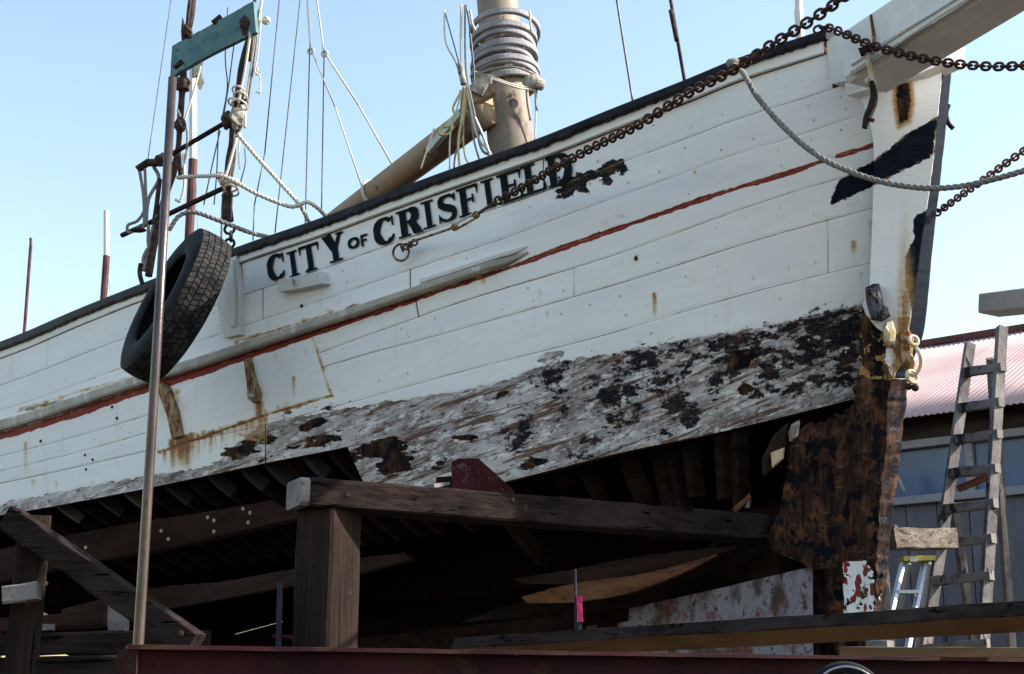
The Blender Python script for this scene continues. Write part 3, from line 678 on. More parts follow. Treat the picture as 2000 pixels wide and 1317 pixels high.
# ------------------------------------------------------------------ stem
eL = cur([(40, 1640), (150, 1655), (200, 1690), (290, 1712), (560, 1704), (600, 1690), (700, 1682), (780, 1668), (815, 1640), (850, 1556), (900, 1540), (1000, 1520), (1050, 1500), (1075, 1512), (1110, 1575), (1200, 1592), (1292, 1592)])
eE1 = cur([(40, 1846), (130, 1840), (330, 1820), (480, 1798), (600, 1781), (660, 1770), (700, 1765), (748, 1738), (900, 1726), (1000, 1716), (1200, 1706), (1292, 1700)])
eE2 = cur([(40, 1864), (130, 1859), (330, 1839), (480, 1822), (640, 1806), (665, 1800), (700, 1785), (748, 1772), (900, 1758), (1000, 1743), (1200, 1729), (1292, 1722)])
def stem():
    ys = np.concatenate([np.arange(118, 1292, 4.0)]); nc = 58
    PX = []; PY = []; YY = []
    for y in ys:
        l, r = float(eL(y)), float(eE1(y)); l -= 6 if y < 700 else 0
        l += (fbm(np.array(y/14.), np.array(1.5), 6)-.5)*(14 if y > 780 else 0); r += (fbm(np.array(y/16.), np.array(4.5), 6)-.5)*(12 if y > 700 else 2)
        x = np.linspace(l, r, nc); PX.append(x); PY.append(np.full(nc, y))
    px = np.array(PX); py = np.array(PY)
    Yb = 1/invY(np.minimum(px, 1900))+np.interp(py, [40, 1290], [.0, .42]); Yb = Yb+.012*(py < 700)
    rough = np.clip((py-700)/80, 0, 1); lf = np.clip((1700-px)/80, 0, 1)*rough
    Yb += rough*((fbm(px/40, py/160, 21)-.5)*.09+(fbm(px/7, py/90, 22)-.5)*.012)+lf*.05
    F = at_np(px, py, Yb)
    # front face: E1 -> E2 -> far side
    nr, ncf = px.shape; vs = [F.reshape(-1, 3)]; fs = grid_faces(nr, ncf); n0 = nr*ncf; K = 9; extra = []; epx = []; epy = []
    for i, y in enumerate(ys):
        e1 = F[i, -1]; p2 = np.array(at(float(eE2(y))+(fbm(np.array(y/24.), np.array(9.5), 6)-.5)*(7 if y > 700 else 1.5), y, float(Yb[i, -1])+.07))
        for k in range(1, K): 
            t = k/(K-1); q = e1+(p2-e1)*t; q = q-np.array([.0, .012, 0])*math.sin(math.pi*t)*.0+(np.array([.006, -.012, 0])*(fbm(np.array(t*3), np.array(y/60.), 4)-.5)*1.2 if y > 700 else 0)
            extra.append(q); epx.append(1860+t*30); epy.append(y)
        for k in range(1, 4): extra.append(p2+np.array([-.04*k, .12*k, 0])); epx.append(1900); epy.append(y)
    KK = K-1+3; vs.append(np.array(extra)); 
    for i in range(nr-1):
        a = i*ncf+ncf-1; b = (i+1)*ncf+ncf-1; c0 = n0+i*KK; d0 = n0+(i+1)*KK
        fs.append((a, c0, d0, b))
        for k in range(KK-1): fs.append((c0+k, c0+k+1, d0+k+1, d0+k))
    vs = np.concatenate(vs); PXa = np.concatenate([px.ravel(), epx]); PYa = np.concatenate([py.ravel(), epy])
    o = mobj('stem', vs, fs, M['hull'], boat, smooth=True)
    md = o.modifiers.new('thick', 'SOLIDIFY'); md.thickness = .04; md.offset = 1 
    # paint masks
    wob = (fbm(PXa/22, PYa/22, 31)-.5)*22
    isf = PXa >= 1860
    dark = field(sdpoly(PXa, PYa, [(1680, 596), (1712, 640), (1738, 655), (1728, 700), (1745, 738), (1775, 738), (1900, 745), (1900, 1400), (1300, 1400), (1300, 590)])+wob*.4, 8)
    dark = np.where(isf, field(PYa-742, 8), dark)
    hole = sdpoly(PXa, PYa, [(1748, 158), (1778, 150), (1782, 200), (1776, 236), (1756, 248), (1748, 200)])
    dark = np.maximum(dark, field(hole, 6))  # no opening here: the hawse hole's inner shade is painted on as dark colour
    nav = field(sdpoly(PXa, PYa, NAVY)+wob*.2, 7)
    blk_ = field(sdpoly(PXa, PYa, [(1790, 418), (1830, 405), (1830, 640), (1790, 640), (1770, 560), (1768, 500), (1785, 470), (1784, 430)])+wob*.15, 7)
    blk_ = np.where(isf, field(742-PYa, 8), blk_)
    nav = np.maximum(nav, blk_)
    edge = np.maximum(0, 1-np.abs(PXa-eE1(PYa)))*0
    yel = np.exp(-((PXa-np.interp(PYa, [300, 600, 740], [1765, 1768, 1762])+wob*.3)/np.interp(PYa, [300, 450, 600, 740], [9, 15, 20, 26]))**2)*np.clip((PYa-330)/250, 0, 1)*(.28+.35*fbm(PXa/5, PYa/60, 55, 3)+.2*(PYa > 620))*(PYa < 745)
    rs = yel+.5*np.exp(-(hole/8)**2)*(hole < 3)+np.exp(-(sdpoly(PXa, PYa, NAVY)/4)**2)*.30*(fbm(PXa/10,PYa/10,77)>.5)
    rs += .55*(fbm(PXa/12, PYa/14, 41) > .56)*np.clip((PYa-640)/40, 0, 1)*(PYa < 742)*(~isf)
    rs = np.where(isf, 0, rs)
    tar = field(-99+0*PXa); scr = field(sdpoly(PXa, PYa, [(1648, 1098), (1690, 1096), (1706, 1120), (1706, 1212), (1650, 1212)])+wob*.2, 6)
    scr = np.where(isf, 0, scr)
    gr = np.maximum(sdpoly(PXa, PYa, [(1735, 640), (1748, 700), (1760, 735), (1700, 740), (1712, 660)]), -50); tar = np.maximum(tar, field(gr-8, 8))
    wh = scr > .3
    redz = field(sdpoly(PXa, PYa, [(1556, 835), (1590, 815), (1652, 825), (1655, 868), (1634, 878), (1628, 960), (1600, 1010), (1580, 1070), (1560, 1000), (1584, 920), (1582, 860)])+wob*.5, 14)*(~isf)
    dark = np.where(redz > .4, np.minimum(dark, 1.02-redz*.43), dark)
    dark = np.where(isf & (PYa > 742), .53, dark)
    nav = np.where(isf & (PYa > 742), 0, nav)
    wear = np.stack([np.clip(rs, 0, 1), (isf & (PYa > 738))*.95, np.zeros_like(tar), np.ones_like(tar)], -1)  # tar weight on the lower front face paints shade over sunlit wood
    dark = np.where(wh, np.clip(np.maximum(1.1-scr*1.6, .12+(fbm(PXa/9, PYa/12, 95, 3)-.5)*1.6+.12), 0, 1), dark)
    red = np.maximum(np.clip((.5+(fbm(PXa/13, PYa/18, 91, 3)-.54)*2.2)*(scr > .3), 0, 1), (redz > .3)*(.5+(fbm(PXa/18, PYa/30, 92, 3)-.42)*3).clip(0, 1))
    paint = np.stack([red, nav*((dark < .5)), dark, np.ones_like(tar)], -1)
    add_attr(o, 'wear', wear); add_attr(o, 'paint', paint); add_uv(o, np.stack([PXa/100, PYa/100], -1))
    o['label'] = 'stem timber, white and rust stained above, rotten dark wood below'
    return o
stem()
def stemP(px, py, off=0.0):
    Yb = float(1/invY(min(px, 1900)))+np.interp(py, [40, 1290], [.0, .42])
    return at(px, py, Yb) + Vector(NRM)*off
# broken grey butt block at the top of the scraped area
def rough_chunk(name, poly, Y0, th, mat, parent=boat, jit=.006, label=None):
    P = [at(x, y, Y0) for x, y in poly]; n = len(P); D = V(.25, .9, .1).normalized()*th
    vs = [p+V(*[random.uniform(-jit, jit) for _ in range(3)]) for p in P]
    c = sum(P, V(0, 0, 0))/n; mid = [p.lerp(c, .25)+V(0, -.008, 0)+V(*[random.uniform(-jit, jit) for _ in range(3)]) for p in P]
    vs += mid+[c+V(0, -.01, 0)]+[p+D for p in P]
    fs = [(i, (i+1) % n, n+(i+1) % n, n+i) for i in range(n)]+[(n+i, n+(i+1) % n, 2*n) for i in range(n)]+[((i+1) % n, i, 2*n+1+i, 2*n+1+(i+1) % n) for i in range(n)]
    o = mobj(name, vs, fs, mat, parent)
    if label: o['label'] = label
    return o
M['driftwood'] = M_mottled('split_grey_wood', (.06, .058, .07), (.16, .15, .165), 18, .9, sc=(1, 1, .4), bump=1, c3=(.02, .018, .02), t3=.52, dist=.01)
rough_chunk('butt_block', [(1690, 562), (1705, 558), (1718, 552), (1724, 575), (1727, 600), (1740, 612), (1722, 622), (1700, 618), (1694, 590)], stemP(1705, 590).y-.06, .09, M['driftwood'], label='splintered grey block on the stem')
rough_chunk('stem_patch', [(1724, 640), (1730, 626), (1744, 624), (1750, 650), (1746, 672), (1736, 676), (1726, 668)], stemP(1735, 655).y-.035, .03, M['whiteiron'], label='flaking white patch on the stem')
# bobstay iron at the forefoot
bi = rough_chunk('bobstay_plate', [(1760, 652), (1774, 640), (1786, 658), (1782, 690), (1788, 715), (1782, 734), (1766, 720), (1760, 690)], stemP(1775, 690).y-.02, .02, M['rustyplate'], jit=.003, label='rust stained white bobstay plate')
sh = spline([stemP(1786, 668, .04), stemP(1806, 690, .05), stemP(1810, 715, .05), stemP(1798, 735, .05), stemP(1784, 730, .05)], 6)
mobj('shackle', *tube(sh, .0075, 8), M['whiteiron'], bi)
mobj('ring', *ring(stemP(1796, 668, .05), .018, .008, (0.3, -1, .1)), M['whiteiron'], bi)
mobj('shackle', *ring(stemP(1793, 738, .05), .024, .008, (.5, -1, .2)), M['whiteiron'], bi)
mobj('bolt', *blob(stemP(1786, 757, .05), .014), M['iron'], bi); mobj('bolt', *blob(stemP(1799, 759, .05), .015), M['iron'], bi)

# ------------------------------------------------------------------ bowsprit
C0 = at(1650, 160, 4.94)
def onsprit(px, py):
    q = at(px, py, 1.0); X1 = q.x; s = (X1*C0.y-C0.x)/(-CDIR.x+X1*CDIR.y); Y = C0.y-s*CDIR.y
    return at(px, py, Y)
Cn = onsprit(1990, -52); dS = (Cn-C0); Cb = C0-dS*.0; Ce = C0+dS*1.15
upv = V(-dS.x*dS.z, -dS.y*dS.z, dS.x**2+dS.y**2).normalized()
def sprit():
    sec = []; wd = .225; hh = .215; n = 16; vs = []; fs = []
    for i in range(n+1):
        p = Cb.lerp(Ce, i/n); c = .02
        for a, b in ((0, c), (0, hh*.5), (0, hh-c), (c, hh), (wd-c, hh), (wd, hh-c), (wd, hh*.5), (wd, c), (wd-c, 0), (wd*.5, 0), (c, 0)):
            vs.append(p+PDIR*a+upv*b)
    m = 11
    for i in range(n):
        for k in range(m): k2 = (k+1) % m; fs.append((i*m+k, i*m+k2, (i+1)*m+k2, (i+1)*m+k))
    fs.append(tuple(range(m))); fs.append(tuple(n*m+k for k in range(m-1, -1, -1)))
    return mobj('bowsprit', vs, fs, M['sprit'], boat)
sp = sprit(); sp['label'] = 'square white bowsprit with cracked paint'
# seam mouldings along the bowsprit
for dz, do in ((0.012, 0), (0.05, -.006)):
    P = [Cb.lerp(Ce, t)+upv*dz-PDIR*(.004) for t in (0.05, .5, 1)]
    mobj('moulding', *timber(P[0], P[2], .014, .012, cham=.2), M['sprit'] if dz > .02 else M['guard'], sp)
# lower cheek below the bowsprit
cheek = []
def quadslab(name, poly, th, mat, parent, Yf, label=None, dirv=None):
    P = [at(x, y, Yf(x, y)) for x, y in poly]; n = len(P); D = (dirv or PDIR)*th
    vs = P+[p+D for p in P]; fs = [tuple(range(n))]+[tuple(range(2*n-1, n-1, -1))]+[((i+1) % n, i, n+i, n+(i+1) % n) for i in range(n)]
    o = mobj(name, vs, fs, mat, parent)
    if label: o['label'] = label
    return o
Yst = lambda x, y: float(1/invY(x))+np.interp(y, [40, 1290], [.0, .42])
quadslab('bow_cheek', [(1650, 164), (1730, 118), (1800, 95), (1850, 82), (1846, 122), (1790, 146), (1730, 160), (1690, 176), (1652, 187)], .10, M['sprit'], boat, lambda x, y: Yst(x, y)-.03, 'white cheek timber under the bowsprit')
quadslab('rail_end_block', [(1614, 82), (1625, 72), (1640, 68), (1700, 70), (1720, 110), (1655, 158), (1624, 164)], .10, M['whitepaint'], boat, lambda x, y: Yst(x, y)-.012, 'white block at the end of the rail')
# iron strap and hook hanging under the bowsprit
P = spline([at(1708, 25, 4.86), at(1708, 55, 4.84), at(1700, 92, 4.82), at(1698, 130, 4.86), at(1702, 158, 4.88)], 5)
hk = empty('hanging_hook', P[-1], 'long dark rusty hook hanging from an eye below the bowsprit', 'hook')
mobj('strap', *tube(spline([at(1692, 100, 4.80), at(1698, 128, 4.80), at(1703, 160, 4.80)], 5), .010, 8), M['whiteiron'], hk)
mobj('eye', *ring(at(1700, 160, 4.80), .016, .005, (0, 1, 0)), M['whiteiron'], hk)
hp = spline([at(1702, 160, 4.79), at(1707, 185, 4.78), at(1703, 208, 4.77), at(1694, 230, 4.77), at(1689, 250, 4.77)], 5)
mobj('hook_shank', *tube(hp, [.010+.006*math.sin(i/len(hp)*3.1) for i in range(len(hp))], 7), M['iron'], hk)
mobj('hook_tip', *tube([at(1690, 234, 4.77), at(1699, 233, 4.76), at(1706, 236, 4.75)], .008, 6), M['iron'], hk)
br_ = empty('iron_bracket', at(1690, 98, 4.83), 'rusty iron bracket under the chain on the bowsprit', 'bracket')
mobj('plate', *timber(at(1679, 103, 4.80), at(1710, 90, 4.78), .03, .02), M['iron'], br_)
mobj('pin', *tube([at(1702, 30, 4.80), at(1706, 62, 4.79), at(1708, 96, 4.78)], .007, 6), M['rustystrap'], br_)
# nailed batten curling off the stem's far side
mobj('loose_batten', *tube(spline([at(1853, 205, 5.2), at(1848, 222, 5.2), at(1852, 240, 5.2), at(1862, 252, 5.2)], 4), .009, 6), M['brown2'], boat)

# ------------------------------------------------------------------ inside of the boat: far side, deck, keel, frames
KB = 1.38
def keelpt(t, z): p = Vector((STEM0.x, STEM0.y, 0))+CDIR*t; return V(p.x, p.y, z)
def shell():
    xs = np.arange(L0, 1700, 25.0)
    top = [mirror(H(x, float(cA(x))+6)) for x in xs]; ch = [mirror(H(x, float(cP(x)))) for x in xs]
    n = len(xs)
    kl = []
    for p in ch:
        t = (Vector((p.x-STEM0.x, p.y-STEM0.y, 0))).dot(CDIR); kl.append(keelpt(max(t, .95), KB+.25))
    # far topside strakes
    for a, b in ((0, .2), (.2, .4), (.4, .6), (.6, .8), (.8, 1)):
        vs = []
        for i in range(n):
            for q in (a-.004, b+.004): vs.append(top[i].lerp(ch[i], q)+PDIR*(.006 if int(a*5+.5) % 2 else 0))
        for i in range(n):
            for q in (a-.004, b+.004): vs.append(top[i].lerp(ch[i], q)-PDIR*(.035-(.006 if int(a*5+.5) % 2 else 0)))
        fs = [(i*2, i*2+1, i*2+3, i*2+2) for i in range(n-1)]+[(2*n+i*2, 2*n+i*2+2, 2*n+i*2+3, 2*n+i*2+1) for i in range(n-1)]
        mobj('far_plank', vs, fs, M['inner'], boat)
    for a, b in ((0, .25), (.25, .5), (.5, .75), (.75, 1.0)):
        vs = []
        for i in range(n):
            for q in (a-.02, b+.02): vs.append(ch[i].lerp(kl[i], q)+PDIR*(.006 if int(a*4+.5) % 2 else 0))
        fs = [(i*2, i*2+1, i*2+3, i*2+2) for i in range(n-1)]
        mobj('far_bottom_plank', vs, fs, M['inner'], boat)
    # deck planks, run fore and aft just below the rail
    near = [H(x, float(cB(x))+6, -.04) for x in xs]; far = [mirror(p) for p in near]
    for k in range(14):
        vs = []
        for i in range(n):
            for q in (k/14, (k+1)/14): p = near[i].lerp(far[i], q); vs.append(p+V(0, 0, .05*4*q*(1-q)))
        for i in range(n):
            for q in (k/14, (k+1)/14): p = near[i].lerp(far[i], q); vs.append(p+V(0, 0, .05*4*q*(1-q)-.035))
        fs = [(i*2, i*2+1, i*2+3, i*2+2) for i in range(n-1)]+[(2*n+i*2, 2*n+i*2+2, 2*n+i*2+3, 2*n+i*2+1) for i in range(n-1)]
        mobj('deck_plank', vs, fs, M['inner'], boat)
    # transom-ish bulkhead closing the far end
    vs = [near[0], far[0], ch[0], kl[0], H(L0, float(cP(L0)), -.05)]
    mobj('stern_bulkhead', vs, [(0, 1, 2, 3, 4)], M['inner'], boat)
shell()
# keel with painted side
def keel():
    nt_ = 120; nz = 14; vs = []; px = []; py = []
    ts = np.linspace(.60, 11.5, nt_)**1.0
    for t in ts:
        zt = KB+np.interp(t, [.4, .7, 1.2, 1.7, 2.8, 12], [.36, .345, .31, .28, .27, .26])
        for j in range(nz):
            z = KB-.02+(zt-KB+.02)*j/(nz-1); p = keelpt(t, z)-PDIR*(.08+.02*(1-j/(nz-1)))
            vs.append(p); px.append(t*400); py.append(-(z-KB)*900)
    n = len(vs); vs2 = [v+PDIR*.2 for v in vs]; fs = grid_faces(nt_, nz)+[tuple(reversed([q+n for q in f])) for f in grid_faces(nt_, nz)]
    for i in range(nt_-1):
        a = i*nz+nz-1; b = a+nz; fs.append((a, b, b+n, a+n)); a = i*nz; b = a+nz; fs.append((b, a, a+n, b+n))
    fm = []
    for f in fs:
        c_ = sum((Vector((vs+vs2)[q]) for q in f), V(0, 0, 0))/len(f); tt = (Vector((c_.x-STEM0.x, c_.y-STEM0.y, 0))).dot(CDIR); lim = 1.55+1.3*(1-(c_.z-KB)/.33)+.5*(float(vnoise(np.array(tt*9), np.array(c_.z*22), 4))-.5)
        fm.append(0 if .5 < tt < lim else 1)
    o = mobj('keel', vs+vs2, fs, None, boat, smooth=False, mats=[M['keelpaint'], M['inner']], fmat=fm)
    return o
def keel_mat():
    b = NB('flaking_keel_paint'); v = b.tc.outputs['Object']
    n = b.noise(v, 7, 7, .7); n2 = b.noise(v, 3, 5, .6, off=(3, 1, 1)); n3 = b.noise(v, 25, 5, .7)
    col = b.mix(b.step(n, .48, .60), (.19, .18, .21), (.11, .03, .03)); col = b.mix(b.step(n2, .50, .60), col, (.05, .03, .025)); col = b.mix(b.step(n3, .54, .62), col, (.03, .02, .02))
    b.bump(n, .6, .01); return b.done(col, .8)
M['keelpaint'] = keel_mat(); keel()
# frames (ribs): near side from chine to keel, along the open bottom
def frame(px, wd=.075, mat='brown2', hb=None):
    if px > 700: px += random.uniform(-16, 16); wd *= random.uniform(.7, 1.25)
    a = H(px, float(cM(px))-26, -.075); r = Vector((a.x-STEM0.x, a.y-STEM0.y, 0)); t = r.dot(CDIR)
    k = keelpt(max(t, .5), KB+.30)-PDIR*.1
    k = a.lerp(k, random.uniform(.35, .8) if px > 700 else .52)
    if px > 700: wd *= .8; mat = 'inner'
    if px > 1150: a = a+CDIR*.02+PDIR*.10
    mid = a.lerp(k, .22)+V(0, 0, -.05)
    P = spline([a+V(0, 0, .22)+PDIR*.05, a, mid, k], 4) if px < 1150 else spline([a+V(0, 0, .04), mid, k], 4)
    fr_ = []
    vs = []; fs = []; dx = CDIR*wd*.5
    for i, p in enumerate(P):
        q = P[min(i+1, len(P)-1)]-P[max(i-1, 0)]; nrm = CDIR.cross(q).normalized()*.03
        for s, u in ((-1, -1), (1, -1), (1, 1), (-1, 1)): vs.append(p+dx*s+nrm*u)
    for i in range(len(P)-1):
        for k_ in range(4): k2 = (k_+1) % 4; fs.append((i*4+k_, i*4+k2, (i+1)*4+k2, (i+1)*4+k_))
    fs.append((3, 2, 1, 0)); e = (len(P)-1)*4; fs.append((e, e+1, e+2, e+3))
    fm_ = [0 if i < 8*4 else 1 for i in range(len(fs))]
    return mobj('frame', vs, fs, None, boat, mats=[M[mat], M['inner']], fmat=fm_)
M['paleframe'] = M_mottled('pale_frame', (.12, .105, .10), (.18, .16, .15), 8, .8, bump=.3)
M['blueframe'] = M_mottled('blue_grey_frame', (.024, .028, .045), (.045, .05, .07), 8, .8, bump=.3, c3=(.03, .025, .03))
for x, m in ((-240, 'inner'), (-150, 'inner'), (-60, 'inner'), (40, 'inner'), (88, 'paleframe'), (128, 'inner'), (168, 'blueframe'), (222, 'paleframe'), (262, 'inner'), (302, 'blueframe'), (345, 'inner'), (388, 'blueframe'), (452, 'blueframe'),
             (500, 'blueframe'), (536, 'inner'), (575, 'blueframe'), (625, 'inner'), (668, 'blueframe'), (740, 'brown2'), (820, 'brown2'), (900, 'brown2'), (985, 'brown2'), (1060, 'brown2'), (1130, 'brown2'), (1188, 'brown2'), (1222, 'brown2'), (1270, 'brown2'),(1335, 'brown2'),(1390, 'brown2')):
    frame(x, .06 if x < 700 else .07, m)
# broad chine timber hanging below the left ribs
def swept(name, pts_top, pts_bot, th, mat, parent=boat, label=None, n=10):
    """plank with its top and bottom edge given, depth th away from the viewer"""
    T = spline([at(*p) for p in pts_top], n); B = spline([at(*p) for p in pts_bot], n); m = min(len(T), len(B)); T = resample(T, sum((T[i+1]-T[i]).length for i in range(len(T)-1))/40); B = resample(B, sum((B[i+1]-B[i]).length for i in range(len(B)-1))/40)
    m = min(len(T), len(B)); vs = []; D = V(.35, .9, .05).normalized()*th
    for i in range(m):
        j = V(0, 0, random.uniform(-.002, .002)); vs += [T[i]+j, B[i]+j, B[i]+D, T[i]+D]
    fs = []
    for i in range(m-1):
        for k in range(4): k2 = (k+1) % 4; fs.append((i*4+k, (i+1)*4+k, (i+1)*4+k2, i*4+k2))
    fs.append((0, 1, 2, 3)); e = (m-1)*4; fs.append((e+3, e+2, e+1, e))
    o = mobj(name, vs, fs, mat, parent)
    if label: o['label'] = label
    return o
M['chinewood'] = M_mottled('reddish_dark_plank', (.024, .012, .011), (.042, .021, .018), 5, .9, sc=(.4, .4, 1.5), bump=.5, c3=(.2, .17, .14), t3=.72)
swept('chine_timber', [(-80, 1090, 10.4), (110, 1050, 9.4), (240, 1025, 8.9), (400, 1000, 8.3), (585, 968, 7.8)], [(-60, 1150, 10.4), (150, 1102, 9.4), (300, 1075, 8.9), (430, 1046, 8.3), (590, 1010, 7.8)], .12, M['chinewood'], label='reddish plank with pale nail spots under the ribs')
for (x, y) in ((1130/3.59, 313/3.59+950), (1180/3.59, 370/3.59+950), (1455/3.59, 218/3.59+950), (1500/3.59, 240/3.59+950), (1500/3.59, 318/3.59+950), (1703/3.59, 158/3.59+950), (1752/3.59, 186/3.59+950), (1740/3.59, 254/3.59+950), (600/3.59, 430/3.59+950), (457, 907), (568, 905)):
    mobj('plug', *blob(at(x, y, np.interp(x, [150, 400, 585], [9.25, 8.25, 7.75])-.03), .010, 7, 5, (1, .4, 1.2)), M['bright'], boat)
swept('bilge_stringer', [(120, 1190, 9.4), (292, 1150, 8.6), (440, 1135, 8.0), (590, 1108, 7.5), (700, 1090, 7.3), (790, 1080, 7.1)], [(120, 1230, 9.4), (320, 1190, 8.6), (440, 1168, 8.0), (590, 1140, 7.5), (700, 1120, 7.3), (800, 1093, 7.1)], .08, M['brown2'], label='brown stringer behind the trestle post')
swept('bottom_plank', [(1000, 1130, 6.6), (1120, 1112, 6.4), (1250, 1086, 6.25), (1380, 1072, 6.1), (1440, 1066, 6.0)], [(1020, 1140, 6.6), (1120, 1140, 6.4), (1250, 1125, 6.25), (1380, 1088, 6.1), (1440, 1072, 6.0)], .05, M['brown2'])
swept('bottom_plank', [(1018, 1166, 6.5), (1120, 1140, 6.35), (1250, 1122, 6.2), (1340, 1100, 6.1), (1400, 1082, 6.0)], [(1030, 1178, 6.5), (1120, 1176, 6.35), (1230, 1158, 6.2), (1330, 1120, 6.1), (1400, 1086, 6.0)], .05, M['brown'], label='fresh brown curved bottom plank')
swept('floor_timber', [(1430, 1000, 5.9), (1480, 992, 5.9), (1550, 985, 5.9)], [(1430, 1022, 5.9), (1480, 1015, 5.9), (1550, 1008, 5.9)], .1, M['brown2'])
swept('bottom_plank', [(1170, 1125, 6.8), (1300, 1095, 6.5), (1500, 1080, 6.1), (1600, 1070, 5.98)], [(900, 1215, 6.9), (1200, 1190, 6.6), (1450, 1150, 6.15), (1600, 1110, 5.98)], .05, M['inner'])
# remains of planking and red painted wood aft of the stem
M['redwood'] = M_mottled('flaking_red_wood', (.07, .022, .02), (.12, .045, .038), 12, .85, sc=(1, 1, .5), bump=.6, c3=(.30, .22, .22), t3=.62)
rough_chunk('frame_remnant', [(1512, 848), (1540, 826), (1534, 870), (1512, 912), (1490, 930), (1488, 900)], 5.55, .06, M['brown2'], label='broken dark frame end')
rough_chunk('frame_remnant', [(1505, 884), (1532, 874), (1530, 896), (1508, 914)], 5.50, .02, M['bright'], label='pale cut face inside the bow', jit=.001)
rough_chunk('frame_remnant', [(1545, 828), (1562, 822), (1556, 850), (1545, 862), (1540, 846)], 5.3, .02, M['paleframe'])
rough_chunk('frame_remnant', [(1428, 995), (1462, 965), (1468, 972), (1440, 1000)], 5.7, .04, M['brown'])
rough_chunk('frame_remnant', [(1452, 990), (1466, 978), (1462, 992)], 5.68, .04, M['paleframe'])

# ------------------------------------------------------------------ mast, hoops, boom
mb = at(1000, 300, 7.46); mt = at(973, 20, 7.62); md_ = (mt-mb); m0 = mb-md_*1.6; m1 = mb+md_*3.0
nM = 40; Pm = [m0.lerp(m1, i/nM) for i in range(nM+1)]
def cyl_noisy(P, r, seg, amp=.003):
    vs, fs = tube(P, r, seg); vs = [v+V(random.uniform(-amp, amp), random.uniform(-amp, amp), 0) for v in vs]; return vs, fs
mast = mobj('mast', *cyl_noisy(Pm, [.150-.050*i/nM for i in range(nM+1)], 28, .0007), M['mast'], boat, smooth=True)
mast['label'] = 'stout wooden mast, sunlit on its right side'
maxis = md_.normalized()
def hoop(py, tilt, R=.198, hgt=.036, dx=0):
    c = at(985+dx, py, 7.56); ax = (maxis+V(tilt*.5, tilt, 0)).normalized()
    u = (V(1, 0, 0)-ax*ax.x).normalized(); v = ax.cross(u); seg = 44; vs = []; fs = []
    for i in range(seg):
        a = 2*math.pi*i/seg; d = u*math.cos(a)+v*math.sin(a); rr = R*(1+.01*math.sin(a*3+py))
        for (q, h) in ((-.010, -.5), (.008, -.5), (.011, -.38), (.011, .38), (.008, .5), (-.010, .5)): vs.append(c+d*(rr+q)+ax*h*hgt)
    for i in range(seg):
        for k in range(6): i2 = (i+1) % seg; k2 = (k+1) % 6; fs.append((i*6+k, i*6+k2, i2*6+k2, i2*6+k))
    return mobj('mast_hoop', vs, fs, M['hoop'], mast)
for py, tl, dx in ((66, .09, 1), (84, .01, -2), (100, .10, -1), (116, -.03, 1), (131, .04, -3), (146, -.05, 1), (158, .08, 2), (169, -.16, 3)): hoop(py, tl, .188+random.uniform(-.014, .012), .037+random.uniform(-.006, .006), dx)
# boom
b0 = at(955, 212, 7.35); b1 = at(672, 424, 8.35); b1 = b0+(b1-b0)*1.3
Pb = [b0.lerp(b1, i/20) for i in range(21)]
boom = mobj('boom', *tube(Pb, [.092]*2+[.090-.0008*i for i in range(19)], 20), M['boom'], boat, smooth=True); boom['label'] = 'wooden boom slanting down behind the rail'
bd = (b1-b0).normalized()
cp_ = at(905, 240, 7.40)+V(-.03, -.07, .03)
M['mint'] = M_mottled('pale_green_plate', (.42, .52, .52), (.55, .62, .60), 9, .5, bump=.2, c3=(.1, .1, .12), t3=.68)
mobj('boom_plate', *timber(at(912, 228, 7.38)+V(-.03, -.05, 0), at(848, 300, 7.62)+V(-.03, -.05, 0), .03, .05, n=4), M['mint'], boom)
mobj('jaw', *timber(at(905, 196, 7.30), at(960, 170, 7.30), .06, .10), M['boom'], boom)
mobj('jaw', *timber(at(928, 185, 7.28), at(948, 150, 7.28), .07, .09, n=3), M['seizing'], boom)
for k in range(4):
    c = at(728+k*3, 363-k*3, 8.15); c = b0+bd*((c-b0).dot(bd)); mobj('lashing', *ring(c, .092, .009, bd+V(.1*k-.2, 0, 0), 24, 6), M['ropewhite'], boom)
# lines wrapped about the hoops
def rp(name, pts, r, mat, parent=boat, seg=6, n=8, laid=False, wob=0):
    P = spline([at(*p) for p in pts], n)
    if wob: P = [p+V(random.uniform(-wob, wob), random.uniform(-wob, wob), random.uniform(-wob, wob)) for p in P]
    vf = laid_rope(P, r) if laid else tube(P, r, seg)
    return mobj(name, *vf, M[mat], parent, smooth=True)
rp('lashing_line', [(925, 140, 7.3), (960, 150, 7.27), (1000, 165, 7.27), (1040, 172, 7.35)], .006, 'ropewhite', mast)
rp('lashing_line', [(930, 142, 7.3), (965, 156, 7.26), (1005, 170, 7.26), (1042, 176, 7.35)], .006, 'ropewhite', mast)
rp('lashing_line', [(918, 150, 7.3), (960, 135, 7.27), (1010, 132, 7.27), (1052, 150, 7.38)], .007, 'rope', mast)
rp('lashing_line', [(1028, 172, 7.33), (1030, 200, 7.33), (1036, 235, 7.33)], .007, 'rope', mast)
rp('lashing_line', [(1044, 150, 7.36), (1046, 220, 7.36), (1045, 275, 7.36)], .005, 'ropewhite', mast)
rp('lashing_line', [(1050, 170, 7.36), (1046, 200, 7.36), (1050, 216, 7.36)], .006, 'rope', mast)
mobj('mast_block', *blob(at(1040, 160, 7.34), .055, 12, 8, (1.1, .6, .8)), M['seizing'], mast); mobj('mast_block', *blob(at(1056, 164, 7.36), .034, 10, 7, (.8, .8, 1.2)), M['hoop'], mast)
mobj('mast_block', *blob(at(935, 160, 7.30), .045, 10, 7, (.8, .8, 1.2)), M['hoop'], mast)
